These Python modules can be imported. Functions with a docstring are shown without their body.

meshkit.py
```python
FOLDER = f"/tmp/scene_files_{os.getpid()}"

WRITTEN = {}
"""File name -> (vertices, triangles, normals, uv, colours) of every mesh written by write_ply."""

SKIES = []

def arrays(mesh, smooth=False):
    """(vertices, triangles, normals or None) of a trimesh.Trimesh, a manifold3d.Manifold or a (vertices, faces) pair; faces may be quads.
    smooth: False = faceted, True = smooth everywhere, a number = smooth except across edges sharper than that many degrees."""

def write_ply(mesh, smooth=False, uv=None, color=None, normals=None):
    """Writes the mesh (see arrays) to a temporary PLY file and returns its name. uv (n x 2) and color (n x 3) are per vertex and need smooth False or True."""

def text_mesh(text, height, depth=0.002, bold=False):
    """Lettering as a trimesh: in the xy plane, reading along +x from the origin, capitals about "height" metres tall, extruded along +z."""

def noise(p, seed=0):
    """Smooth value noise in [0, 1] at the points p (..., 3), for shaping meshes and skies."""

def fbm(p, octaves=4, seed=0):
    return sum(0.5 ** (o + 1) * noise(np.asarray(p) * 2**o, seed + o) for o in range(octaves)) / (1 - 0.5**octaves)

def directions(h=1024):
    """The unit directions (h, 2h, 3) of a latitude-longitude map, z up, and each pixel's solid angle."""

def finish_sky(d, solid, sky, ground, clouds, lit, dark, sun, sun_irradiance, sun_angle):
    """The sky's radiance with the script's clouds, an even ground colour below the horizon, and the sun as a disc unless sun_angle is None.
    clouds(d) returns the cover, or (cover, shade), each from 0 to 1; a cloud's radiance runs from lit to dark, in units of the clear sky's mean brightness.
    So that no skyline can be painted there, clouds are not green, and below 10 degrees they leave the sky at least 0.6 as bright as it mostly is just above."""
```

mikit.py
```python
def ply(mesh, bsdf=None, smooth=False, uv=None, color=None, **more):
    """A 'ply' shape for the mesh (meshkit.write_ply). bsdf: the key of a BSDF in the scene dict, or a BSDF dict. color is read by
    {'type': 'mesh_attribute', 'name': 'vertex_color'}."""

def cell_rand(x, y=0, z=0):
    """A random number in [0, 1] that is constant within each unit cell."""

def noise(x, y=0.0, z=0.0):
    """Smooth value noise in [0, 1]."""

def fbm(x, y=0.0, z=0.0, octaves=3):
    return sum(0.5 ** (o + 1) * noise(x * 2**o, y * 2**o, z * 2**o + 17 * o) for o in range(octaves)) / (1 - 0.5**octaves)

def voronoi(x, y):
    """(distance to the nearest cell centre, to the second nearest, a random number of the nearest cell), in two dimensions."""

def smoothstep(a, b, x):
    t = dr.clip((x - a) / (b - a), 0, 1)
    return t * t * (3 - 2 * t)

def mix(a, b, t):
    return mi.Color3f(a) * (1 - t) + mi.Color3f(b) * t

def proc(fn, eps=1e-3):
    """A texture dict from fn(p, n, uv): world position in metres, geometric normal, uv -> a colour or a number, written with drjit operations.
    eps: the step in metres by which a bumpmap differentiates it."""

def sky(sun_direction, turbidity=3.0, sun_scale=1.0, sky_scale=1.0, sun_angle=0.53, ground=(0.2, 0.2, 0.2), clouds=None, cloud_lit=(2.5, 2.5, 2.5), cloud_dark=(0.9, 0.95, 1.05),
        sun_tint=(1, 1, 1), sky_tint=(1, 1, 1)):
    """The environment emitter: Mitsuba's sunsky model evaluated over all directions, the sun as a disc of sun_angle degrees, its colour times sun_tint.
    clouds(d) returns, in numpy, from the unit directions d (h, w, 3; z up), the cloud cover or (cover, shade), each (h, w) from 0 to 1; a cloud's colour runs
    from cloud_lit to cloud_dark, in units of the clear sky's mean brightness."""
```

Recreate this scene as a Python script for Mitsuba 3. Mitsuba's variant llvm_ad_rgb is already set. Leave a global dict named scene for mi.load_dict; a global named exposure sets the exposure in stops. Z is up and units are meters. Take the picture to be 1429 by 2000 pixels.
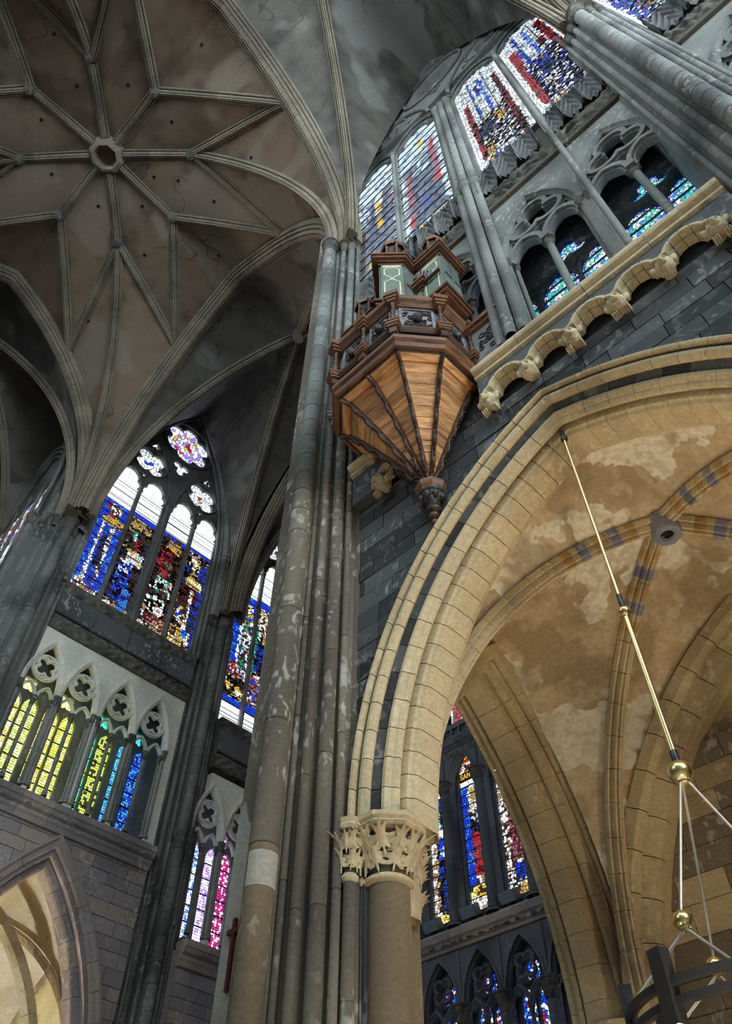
import math
import numpy as np, trimesh, mitsuba as mi, drjit as dr
import mikit, meshkit
from shapely.geometry import Polygon, box, Point, MultiPolygon, LineString
from shapely.ops import unary_union
from shapely import affinity
from scipy.spatial import Voronoi
from mikit import noise, fbm, voronoi, cell_rand, smoothstep, mix

T = mi.ScalarTransform4f
scene, labels = {}, {}
rng = np.random.default_rng(7)

# ------------------------------------------------------------------ camera, light levels, exposure
# world: X runs south (into the transept arm), Y runs east (along the nave), Z up; the camera stands in the nave, looking up south-east
YAW, ELEV, ROLL, FPX = math.radians(44.285), math.radians(50.624), math.radians(0.448), 1494.0
_c = np.array([math.cos(ELEV) * math.cos(YAW), math.cos(ELEV) * math.sin(YAW), math.sin(ELEV)])
_r = np.array([math.sin(YAW), -math.cos(YAW), 0.0])
_u = np.cross(_r, _c)
_up = -_r * math.sin(ROLL) + _u * math.cos(ROLL)
EYE = np.array([0.0, 0.0, 1.6])
scene["camera"] = {"type": "perspective", "fov": 2 * math.degrees(math.atan(1429 / 2 / FPX)), "fov_axis": "x", "near_clip": 0.1, "far_clip": 400.0,
                   "to_world": T().look_at(origin=EYE.tolist(), target=(EYE + _c).tolist(), up=_up.tolist())}
exposure = 0.0
DAY = 6.0          # radiance of the clear windows that stand behind the camera
WARM = (1.0, 0.77, 0.47)
LAMP = 620.0        # radiance of the uplights on the chandelier rings

# ------------------------------------------------------------------ materials
def V(c, k=1.0):
    return mi.Color3f(*[float(x) * k for x in c])

def bsdf(name, fn, rough=0.85, spec=0.25, metallic=0.0, bump=None, bscale=0.02):
    tex = mikit.proc(fn) if callable(fn) else {"type": "rgb", "value": list(fn)}
    b = {"type": "principled", "base_color": tex, "roughness": rough, "specular": spec, "metallic": metallic}
    if bump:
        b = {"type": "bumpmap", "arbitrary": mikit.proc(bump, eps=0.01), "scale": bscale, "bsdf": b}
    scene[name] = {"type": "twosided", "bsdf": b}

def stone_fn(base, dark, light, k=1.0, f=0.8, course=0.0, spots=0.5):
    def fn(p, n, uv):
        a = fbm(p.x * f, p.y * f, p.z * f * 0.6, 2)
        w = noise(p.x * 2.1 + 40, p.y * 2.1, p.z * 2.1) * 1.6
        b = fbm(p.x * 11 + 9 + w * 3, p.y * 11 + w * 3, p.z * 4.2, 2)
        m = smoothstep(0.4, 0.68, noise(p.x * 1.3 + 77, p.y * 1.3, p.z * 0.9))
        c = mix(V(dark, k), V(base, k), smoothstep(0.25, 0.62, a))
        c = mix(c, V(light, k), smoothstep(0.55, 0.72, b) * m * spots)
        g = 0.80 + 0.26 * noise(p.x * 23, p.y * 23, p.z * 23) + 0.14 * noise(p.x * 61, p.y * 61, p.z * 40)
        return c * g
    return fn

def plaster_fn(base, dark, light, crack=0.5, f=0.22, edge=(0.52, 0.6)):
    def fn(p, n, uv):
        a = fbm(p.x * f, p.y * f, p.z * f, 3)
        b = fbm(p.x * 1.3 + 5, p.y * 1.3, p.z * 1.3, 2)
        c = mix(V(dark), V(base), smoothstep(0.3, 0.62, 0.6 * a + 0.4 * b))
        c = mix(c, V(light), smoothstep(edge[0], edge[1], fbm(p.x * f * 1.7 + 31, p.y * f * 1.7 + 7, p.z * f * 1.7, 3)) * 0.8)
        r = dr.abs(fbm(p.x * 0.55 + 3, p.y * 0.55 + 8, p.z * 0.55, 3) - 0.5)
        m = smoothstep(0.5, 0.58, noise(p.x * 0.3 + 4, p.y * 0.3, p.z * 0.3))
        c = c * (1 - crack * m * (1 - smoothstep(0.0, 0.012, r)))
        return c * (0.9 + 0.2 * noise(p.x * 15, p.y * 15, p.z * 15))
    return fn

def flake_fn(p, n, uv):
    w = fbm(p.x * 1.4 + 3, p.y * 1.4, p.z * 1.4, 3) * 0.9
    a = fbm(p.x * 0.8 + w, p.y * 0.8, p.z * 0.8 + w, 4)
    c = mix(V((0.40, 0.31, 0.205)), V((0.56, 0.45, 0.31)), smoothstep(0.3, 0.62, a))
    c = mix(c, V((0.62, 0.56, 0.46)), smoothstep(0.45, 0.7, fbm(p.x * 5 + 8, p.y * 5, p.z * 5, 3)) * 0.45)
    f = fbm(p.x * 0.55 + 31 + w * 0.5, p.y * 0.55 + 7, p.z * 0.75 + w * 0.5, 5)
    e = fbm(p.x * 3.1 + 11, p.y * 3.1, p.z * 3.1, 3) - 0.5
    c = mix(c, V((0.82, 0.79, 0.71)), smoothstep(0.52, 0.545, f + 0.28 * e) * (0.55 + 0.45 * smoothstep(0.35, 0.6, fbm(p.x * 7, p.y * 7, p.z * 7, 2))))
    c = mix(c, V((0.27, 0.2, 0.13)), smoothstep(0.56, 0.66, fbm(p.x * 0.9 + 61, p.y * 0.9, p.z * 0.9 + w, 4)) * 0.6)
    return c * (0.88 + 0.24 * noise(p.x * 19, p.y * 19, p.z * 19))

def grey_noise(p, n, uv):
    return fbm(p.x * 9, p.y * 9, p.z * 9, 3)

GB, GD, GL = (0.225, 0.23, 0.22), (0.105, 0.11, 0.108), (0.42, 0.41, 0.38)
for i, k in enumerate((0.86, 0.95, 1.05)):
    bsdf("grey_stone_%d" % i, stone_fn(GB, GD, GL, k))
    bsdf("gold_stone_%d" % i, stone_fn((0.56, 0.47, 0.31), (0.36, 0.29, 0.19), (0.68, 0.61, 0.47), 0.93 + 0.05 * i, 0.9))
    bsdf("soot_stone_%d" % i, stone_fn((0.078, 0.081, 0.086), (0.05, 0.052, 0.056), (0.23, 0.23, 0.23), 0.6 + 0.4 * i, 0.7, spots=0.75))
    bsdf("rib_stone_%d" % i, stone_fn((0.225, 0.195, 0.15), (0.14, 0.122, 0.098), (0.3, 0.27, 0.215), k, 0.7))
    bsdf("worn_stone_%d" % i, stone_fn((0.18, 0.155, 0.122), (0.095, 0.084, 0.072), (0.42, 0.41, 0.38), 0.8 + 0.2 * i, 0.55, spots=0.7))
GREY, GOLD, SOOT, RIB, WORN = [[s + "_%d" % i for i in range(3)] for s in ("grey_stone", "gold_stone", "soot_stone", "rib_stone", "worn_stone")]
for i, k in enumerate((0.6, 0.7, 0.8)):
    bsdf("pier_stone_%d" % i, stone_fn(GB, GD, GL, k))
bsdf("pale_stone", stone_fn((0.74, 0.72, 0.64), (0.58, 0.57, 0.5), (0.8, 0.79, 0.75), 1.0, 1.2))
bsdf("dark_tracery", stone_fn((0.15, 0.152, 0.148), (0.09, 0.092, 0.09), (0.24, 0.24, 0.23), 1.0, 1.2))
for i, k in enumerate((0.8, 1.0, 1.2)):
    bsdf("slate_stone_%d" % i, stone_fn((0.13, 0.14, 0.16), (0.08, 0.088, 0.1), (0.22, 0.23, 0.25), k, 1.0))
bsdf("dark_carving", stone_fn((0.12, 0.115, 0.1), (0.06, 0.06, 0.055), (0.24, 0.23, 0.21), 1.0, 2.5))
bsdf("grey_carving", stone_fn((0.15, 0.153, 0.155), (0.08, 0.084, 0.088), (0.27, 0.27, 0.265), 1.0, 2.5))
bsdf("vault_plaster", plaster_fn((0.17, 0.122, 0.088), (0.09, 0.066, 0.05), (0.2, 0.165, 0.13)))
bsdf("nave_plaster", plaster_fn((0.115, 0.108, 0.096), (0.055, 0.053, 0.05), (0.19, 0.185, 0.175), 0.4))
bsdf("aisle_plaster", flake_fn)
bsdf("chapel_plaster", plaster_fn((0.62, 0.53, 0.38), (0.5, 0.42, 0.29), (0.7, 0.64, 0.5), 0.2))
bsdf("shaft_paint", stone_fn((0.19, 0.142, 0.09), (0.12, 0.095, 0.066), (0.32, 0.28, 0.22), 1.0, 0.5, spots=0.5))
bsdf("patch_plaster", stone_fn((0.36, 0.34, 0.3), (0.27, 0.255, 0.22), (0.42, 0.4, 0.36), 1.0, 1.5))
bsdf("floor_stone", (0.42, 0.38, 0.32))
bsdf("lead", (0.012, 0.012, 0.013), 0.6)
bsdf("iron", (0.018, 0.018, 0.02), 0.45, 0.5)
bsdf("black_paint", (0.02, 0.021, 0.024), 0.35, 0.5)
bsdf("cabinet_blue", (0.2, 0.25, 0.32), 0.4, 0.5)
bsdf("brass", (0.85, 0.66, 0.30), 0.28, 0.5, 1.0)
bsdf("steel_rope", (0.62, 0.58, 0.52), 0.35, 0.5, 0.6)
bsdf("red_paint", (0.09, 0.022, 0.018), 0.6)

def wood_fn(base, dark, f):
    def fn(p, n, uv):
        w = fbm(p.x * f, p.y * f, p.z * f * 6 + fbm(p.x * 2, p.y * 2, p.z * 2, 2) * 3, 3)
        return mix(V(dark), V(base), smoothstep(0.3, 0.65, w)) * (0.88 + 0.24 * noise(p.x * 30, p.y * 30, p.z * 60))
    return fn
for i, k in enumerate((0.72, 1.0, 1.25)):
    bsdf("oak_%d" % i, wood_fn((0.66 * k, 0.345 * k, 0.15 * k), (0.40 * k, 0.19 * k, 0.075 * k), 2.5), 0.5, 0.4)
bsdf("walnut", wood_fn((0.1, 0.046, 0.026), (0.05, 0.024, 0.016), 3), 0.45, 0.4)
bsdf("red_oak", wood_fn((0.2, 0.088, 0.045), (0.11, 0.05, 0.028), 3), 0.45, 0.4)
bsdf("grey_wood", wood_fn((0.26, 0.245, 0.26), (0.17, 0.16, 0.17), 3), 0.6, 0.3)
bsdf("dark_carved_wood", wood_fn((0.045, 0.036, 0.034), (0.025, 0.02, 0.02), 4), 0.5, 0.4)
bsdf("green_paint", stone_fn((0.16, 0.215, 0.17), (0.13, 0.18, 0.145), (0.2, 0.25, 0.2), 1.0, 2.0, spots=0.3), 0.55)
bsdf("dull_green_paint", stone_fn((0.13, 0.15, 0.135), (0.09, 0.105, 0.1), (0.17, 0.19, 0.17), 1.0, 2.0, spots=0.3), 0.55)
bsdf("cream_paint", (0.62, 0.58, 0.42), 0.5)
bsdf("blue_paint", stone_fn((0.25, 0.26, 0.36), (0.16, 0.17, 0.25), (0.4, 0.4, 0.45), 1.0, 3.0), 0.8)
bsdf("ochre_paint", stone_fn((0.5, 0.33, 0.14), (0.33, 0.22, 0.1), (0.55, 0.45, 0.3), 1.0, 3.0), 0.8)
bsdf("glass", (0.05, 0.05, 0.055), 0.12, 0.5)

# ------------------------------------------------------------------ helpers
_used = set()
def uid(k):
    if k not in _used:
        _used.add(k)
        return k
    i = 1
    while "%s_%03d" % (k, i) in _used:
        i += 1
    k = "%s_%03d" % (k, i)
    _used.add(k)
    return k

def thing(name, label, cat=None, group=None, kind=None):
    k = uid(name)
    tag(k, label, cat, group, kind)
    return k

def tag(k, label=None, cat=None, group=None, kind=None):
    d = {}
    for a, b in (("label", label), ("category", cat), ("group", group), ("kind", kind)):
        if b:
            d[a] = b
    labels[k] = d

def add(name, mesh, mat, parent=None, smooth=False, emit=None, weight=None, kind=None, label=None):
    k = uid(parent + "__" + name if parent else name)
    d = mikit.ply(mesh, mat, smooth=smooth)
    if emit is not None:
        e = {"type": "area", "radiance": {"type": "rgb", "value": [float(x) for x in emit]}}
        if weight is not None:
            e["sampling_weight"] = float(weight)
        d["emitter"] = e
    scene[k] = d
    if kind or label:
        tag(k, label, None, None, kind)
    return k

def pick(lst):
    return lst[int(rng.integers(len(lst)))]

def join(ms):
    vs, fs, o = [], [], 0
    for m in ms:
        v, f = (m.vertices, m.faces) if hasattr(m, "vertices") else m
        v, f = np.asarray(v, float), np.asarray(f, int)
        if f.shape[1] == 4:
            f = np.vstack([f[:, [0, 1, 2]], f[:, [0, 2, 3]]])
        vs.append(v); fs.append(f + o); o += len(v)
    return trimesh.Trimesh(np.vstack(vs), np.vstack(fs), process=False)

def bx(x0, x1, y0, y1, z0, z1):
    m = trimesh.creation.box(extents=(abs(x1 - x0), abs(y1 - y0), abs(z1 - z0)))
    m.apply_translation(((x0 + x1) / 2, (y0 + y1) / 2, (z0 + z1) / 2))
    return m

class Frame:
    """A wall's own axes: u along it, d its depth (growing away from the viewer), z up."""
    def __init__(s, kind):
        s.kind = kind
    def p(s, u, d, z):
        return np.stack(np.broadcast_arrays(*([d, u, z] if s.kind == "R" else [u, d, z])), -1).astype(float)
R, L = Frame("R"), Frame("L")

def ext(fr, poly, d0, d1):
    """The polygon (u, z) given thickness from depth d0 to d1."""
    out = []
    for g in getattr(poly, "geoms", [poly]):
        if g.is_empty or g.geom_type != "Polygon" or g.area < 1e-5:
            continue
        m = trimesh.creation.extrude_polygon(g.buffer(0), d1 - d0, engine="earcut")
        v = np.array(m.vertices)
        m2 = trimesh.Trimesh(fr.p(v[:, 0], d0 + v[:, 2], v[:, 1]), np.array(m.faces), process=False)
        if m2.volume < 0:
            m2.invert()
        out.append(m2)
    return join(out)

def chamfered(fr, poly, d0, d1, c):
    """As ext, its front edge chamfered by c."""
    inner = poly.buffer(-c, join_style=2)
    if inner.is_empty:
        return ext(fr, poly, d0, d1)
    return join([ext(fr, poly, d0 + c, d1), ext(fr, inner, d0, d0 + c * 1.02)])

def arch_pts(a, h, off=0.0, n=18):
    c = (h * h - a * a) / (2 * a); r = a + c
    ro = r + off
    th = np.linspace(0, math.acos(np.clip(c / ro, -1, 1)), n)
    left = np.stack([c - ro * np.cos(th), ro * np.sin(th)], 1)
    right = left[::-1] * [-1, 1]
    return np.vstack([left, right[1:]])

def arch_poly(uc, a, zs, h, z0, off=0.0, n=18):
    p = arch_pts(a, h, off, n) + [uc, zs]
    return Polygon(np.vstack([p, [p[-1, 0], z0], [p[0, 0], z0]]))

def foil(u, z, r, n=4, rot=0.0, k=0.56):
    a = np.arange(n) * 2 * math.pi / n + rot
    return unary_union([Point(u + r * k * math.cos(t), z + r * k * math.sin(t)).buffer(r * (1 - k), 10) for t in a] + [Point(u, z).buffer(r * 0.42, 10)])

def lathe(x, y, prof, seg=20, a0=0.0, a1=2 * math.pi):
    """prof: rows (radius, z), from low to high."""
    prof = np.asarray(prof, float)
    full = a1 - a0 > 6.28
    th = a0 + np.arange(seg if full else seg + 1) * (a1 - a0) / seg
    v = np.stack([x + prof[:, :1] * np.cos(th), y + prof[:, :1] * np.sin(th), np.repeat(prof[:, 1:], len(th), 1)], -1)
    return gridmesh(v, wrap=full)

def gridmesh(v, wrap=False):
    n, m = v.shape[:2]
    j = np.arange(m if wrap else m - 1)
    i = np.arange(n - 1)
    I, J = np.meshgrid(i, j, indexing="ij")
    J2 = (J + 1) % m
    q = np.stack([I * m + J, I * m + J2, (I + 1) * m + J2, (I + 1) * m + J], -1).reshape(-1, 4)
    return trimesh.Trimesh(v.reshape(-1, 3), np.vstack([q[:, [0, 1, 2]], q[:, [0, 2, 3]]]), process=False)

def resample(pts, n):
    pts = np.asarray(pts, float)
    s = np.r_[0, np.cumsum(np.linalg.norm(np.diff(pts, axis=0), axis=1))]
    t = np.linspace(0, s[-1], n)
    return np.stack([np.interp(t, s, pts[:, k]) for k in range(3)], 1)

def tangents(p):
    t = np.gradient(p, axis=0)
    return t / np.linalg.norm(t, axis=1, keepdims=True)

def sweep(pts, b, prof, t=None, cut=None):
    """prof rows (p, q): p along the fixed axis b, q along b x tangent. cut: (point, normal) of a plane that ends the last ring."""
    pts = np.asarray(pts, float)
    t = tangents(pts) if t is None else t
    n = np.cross(b, t)
    n /= np.linalg.norm(n, axis=1, keepdims=True)
    prof = np.asarray(prof, float)
    v = pts[:, None] + prof[None, :, :1] * np.asarray(b) + prof[None, :, 1:] * n[:, None]
    if cut is not None:
        q, m = np.asarray(cut[0]), np.asarray(cut[1])
        k = t[-1] @ m
        if abs(k) > 0.05:
            v[-1] += ((q - v[-1]) @ m / k)[:, None] * t[-1]
    g = gridmesh(v, wrap=True)
    m = len(prof)
    tri = trimesh.creation.triangulate_polygon(Polygon(prof), engine="earcut")[1] if m > 3 else np.array([[0, 1, 2]])
    if tri.max() < m:
        f = np.vstack([g.faces, tri, tri[:, ::-1] + (len(pts) - 1) * m])
        g = trimesh.Trimesh(g.vertices, f, process=False)
    if g.volume < 0:
        g.invert()
    return g

def stones(parent, name, pts, b, prof, K, mats, gap=0.012, cut=None, sub=4, smooth=35):
    """A moulded course along pts as K separate stones."""
    pts = np.asarray(pts, float)
    dense = resample(pts, max(K * sub * 2, 40))
    tn = tangents(dense)
    s = np.r_[0, np.cumsum(np.linalg.norm(np.diff(dense, axis=0), axis=1))]
    for k in range(K):
        a, e = s[-1] * k / K + gap / 2, s[-1] * (k + 1) / K - gap / 2
        if k == K - 1:
            e = s[-1]
        tt = np.linspace(a, e, sub + 1)
        p = np.stack([np.interp(tt, s, dense[:, i]) for i in range(3)], 1)
        t = np.stack([np.interp(tt, s, tn[:, i]) for i in range(3)], 1)
        t /= np.linalg.norm(t, axis=1, keepdims=True)
        add(name, sweep(p, b, prof, t, cut if k == K - 1 else None), pick(mats), parent, smooth=smooth)

def half_arch(fr, uc, a, zs, h, d, side, off=0.0, n=40, z0=None):
    """The curve of half a pointed arch, from springer to apex, in a wall frame."""
    p = arch_pts(a, h, off, n)[:n] + [0, zs]
    u = uc + side * -p[:, 0]
    q = fr.p(u, d, p[:, 1])
    if z0 is not None:
        q = np.vstack([fr.p(np.full(2, u[0]), d, np.array([z0, z0 + (zs - z0) * 0.6])), q])
    return q

def arch_stones(parent, name, fr, uc, a, zs, h, d, prof, K, mats, off=0.0, z0=None, gap=0.012, sides=(1, -1)):
    for sd in sides:
        pts = half_arch(fr, uc, a, zs, h, d, sd, off, z0=z0)
        along = fr.p(np.array([0.0, 1.0]), 0.0, 0.0); along = along[1] - along[0]
        dep = fr.p(0.0, np.array([0.0, 1.0]), 0.0); dep = dep[1] - dep[0]
        # outward normal = b x t; choose b = +-depth so that q grows outward
        t0 = np.array([0, 0, 1.0])
        outward = along * sd
        b = dep if np.dot(np.cross(dep, t0), outward) > 0 else -dep
        pr = np.asarray(prof, float) * [1 if np.dot(b, dep) > 0 else -1, 1]
        apex = pts[-1]
        stones(parent, name, pts, b, pr, K, mats, gap, cut=(fr.p(uc, d, apex[2]), along))

def rib_curve(S, N, n=40):
    """A rib that leaves the springer S upright and reaches N along one circle."""
    S, N = np.asarray(S, float), np.asarray(N, float)
    h = N - S; D = math.hypot(h[0], h[1]); H = h[2]
    if H <= D:
        r = D; ph = np.linspace(0, math.pi / 2, n)
        return S + np.stack([h[0] * (1 - np.cos(ph)), h[1] * (1 - np.cos(ph)), H * np.sin(ph)], 1)
    r = (D * D + H * H) / (2 * D)
    ph = np.linspace(0, math.asin(min(1, H / r)), n)
    x = r * (1 - np.cos(ph))
    return S + np.stack([h[0] / D * x, h[1] / D * x, r * np.sin(ph)], 1)

def flat_curve(A, B, sag=0.0, n=14):
    t = np.linspace(0, 1, n)[:, None]
    A, B = np.asarray(A, float), np.asarray(B, float)
    return A + (B - A) * t + np.array([0, 0, 1.0]) * sag * 4 * t * (1 - t)

_rp = [(-.27, .1), (-.27, -.08), (-.25, -.11), (-.205, -.11), (-.195, .02), (-.15, .02), (-.14, -.24), (-.12, -.29), (-.075, -.30), (-.065, -.24), (-.045, -.24), (-.035, -.36), (0, -.38)]
RIBP = np.array(_rp + [(-p, q) for p, q in _rp[:-1][::-1]])
_ap = [(-.62, .25), (-.62, -.05), (-.55, -.09), (-.53, .02), (-.485, .02), (-.47, -.2), (-.43, -.26), (-.37, -.26), (-.355, -.12), (-.31, -.12), (-.295, -.4), (-.25, -.46), (-.19, -.46), (-.175, -.36), (-.14, -.36), (-.125, -.5)]
ARCHP = np.array(_ap + [(-p, q) for p, q in _ap[::-1]])

def rib(parent, pts, K, mats, scale=1.0, prof=RIBP, name="rib_stone", hold="rib"):
    k = uid(parent + "__" + hold)
    h = pts[-1] - pts[0]; h[2] = 0
    b = np.cross(h / np.linalg.norm(h), [0, 0, 1.0])
    stones(k, name, pts, b, prof * scale, K, mats)

def web(C1, C2, n=18, m=8, bulge=0.25):
    A, B = resample(C1, n), resample(C2, n)
    t = np.linspace(0, 1, m)[None, :, None]
    v = A[:, None] * (1 - t) + B[:, None] * t
    s = np.linspace(0, 1, n)[:, None]
    v[..., 2] += bulge * np.sin(math.pi * t[..., 0]) * np.sin(math.pi * np.minimum(s, 0.9) / 1.8)
    return gridmesh(v)

def shaft(parent, x, y, r, z0, z1, mats, dh=0.62, seg=16, name="shaft", plain=False):
    """A shaft of separate drums with a fine joint between them."""
    if plain:
        return add(name, lathe(x, y, [(r, z0), (r, z1)], seg), pick(mats), parent, smooth=True)
    k = uid(parent + "__" + name)
    z = z0
    while z < z1 - 0.05:
        e = min(z + dh * rng.uniform(0.85, 1.15), z1)
        if z1 - e < 0.25:
            e = z1
        c = min(0.012, r * 0.08)
        rr = r * rng.uniform(0.985, 1.015)
        add("drum", lathe(x, y, [(r * .9, z), (rr - c, z + 0.004), (rr, z + 0.004 + c), (rr, e - 0.004 - c), (rr - c, e - 0.004), (r * .9, e)], seg), pick(mats), k, smooth=40)
        z = e
    return k

def knob_ring(x, y, r, z0, z1, seed, amp=0.045, seg=28, rows=9, flare=1.35):
    """A small capital: a bell of crumpled leaf carving under a moulded top."""
    s = np.linspace(0, 1, rows)
    rad = r * (1.0 + (flare - 1) * s ** 1.4)
    th = np.arange(seg) * 2 * math.pi / seg
    P = np.stack([x + rad[:, None] * np.cos(th), y + rad[:, None] * np.sin(th), np.repeat((z0 + s * (z1 - z0))[:, None], seg, 1)], -1)
    d = (meshkit.fbm(P * 9.0 + seed, 3, seed) - 0.45) * amp * 4 * np.sin(math.pi * np.clip(s, 0.02, 0.98))[:, None] ** .5
    P[..., 0] += d * np.cos(th); P[..., 1] += d * np.sin(th)
    body = gridmesh(P, wrap=True)
    top = lathe(x, y, [(0.01, z1), (r * flare * 1.05, z1), (r * flare * 1.15, z1 + .04), (r * flare * 1.15, z1 + .1), (0.01, z1 + .1)], seg)
    low = lathe(x, y, [(r, z0 - .06), (r * 1.14, z0 - .03), (r * 1.0, z0)], seg)
    return join([body, top, low])

def bars(parent, fr, op, lines, w, d0, d1, mat, name="tracery"):
    b = op.bounds
    keep = box(b[0], b[1] + .02, b[2], b[3])
    deep = unary_union([op, box(b[0], b[1] - 1, b[2], b[1] + .1)])
    """Slender stone bars along closed or open lines inside an opening, chamfered front and back."""
    def shape(k):
        return unary_union([LineString(l).buffer(w * k, cap_style=2) for l in lines] + [deep.boundary.buffer(w * k)]).intersection(op).intersection(keep)
    t = d1 - d0
    add(name, join([ext(fr, shape(1.0), d0 + t * .25, d1 - t * .2), ext(fr, shape(.55), d0, d1)]), mat, parent)

# ------------------------------------------------------------------ stained glass: leaded pieces, one mesh per colour, lit from behind
COL = {"white": (2.3, 2.45, 2.6), "sky": (0.62, 0.85, 1.0), "pale": (0.85, 1.0, 1.05), "blue": (0.012, 0.06, 0.9), "azure": (0.05, 0.3, 1.0), "navy": (0.012, 0.02, 0.12), "red": (0.62, 0.02, 0.03),
       "ruby": (0.10, 0.006, 0.012), "gold": (0.95, 0.62, 0.05), "tan": (0.55, 0.36, 0.2), "umber": (0.05, 0.03, 0.02), "green": (0.03, 0.33, 0.17), "teal": (0.1, 0.62, 0.62), "rose": (0.45, 0.12, 0.16), "grey": (0.22, 0.27, 0.34),
       "steel": (0.12, 0.16, 0.24), "lemon": (2.0, 1.95, 0.5), "amber": (1.3, 0.95, 0.08), "lime": (0.6, 1.0, 0.1), "emerald": (0.08, 1.0, 0.6), "cyan": (0.08, 0.8, 1.1), "cobalt": (0.08, 0.25, 1.5), "violet": (0.5, 0.3, 1.6), "magenta": (0.5, 0.02, 0.2), "icy": (1.3, 1.7, 2.6), "lilac": (2.0, 1.6, 2.4)}
GNAME = {k: k + "_glass" for k in COL}

def cells(poly, size, aspect=1.0, seed=0, jitter=0.42):
    g = np.random.default_rng(seed)
    u0, z0, u1, z1 = poly.bounds
    su, sz = size * aspect, size
    nu, nz = max(1, int(math.ceil((u1 - u0) / su))), max(1, int(math.ceil((z1 - z0) / sz)))
    U, Z = np.meshgrid(u0 + (np.arange(-1, nu + 1) + .5) * (u1 - u0) / nu, z0 + (np.arange(-1, nz + 1) + .5) * (z1 - z0) / nz)
    Pt = np.stack([U.ravel() + g.uniform(-jitter, jitter, U.size) * su, Z.ravel() + g.uniform(-jitter, jitter, U.size) * sz], 1)
    vor = Voronoi(Pt * [1 / aspect, 1])
    shr = poly
    for i, reg in enumerate(vor.point_region):
        r = vor.regions[reg]
        if not r or -1 in r:
            continue
        q = Polygon(vor.vertices[r] * [aspect, 1])
        if not q.is_valid or q.area > 25 * size * size * aspect:
            continue
        if not shr.contains(q):
            q = q.intersection(shr)
            if q.geom_type != "Polygon" or q.area < 1e-4:
                continue
        yield np.array(q.exterior.coords)[:-1]

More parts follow.
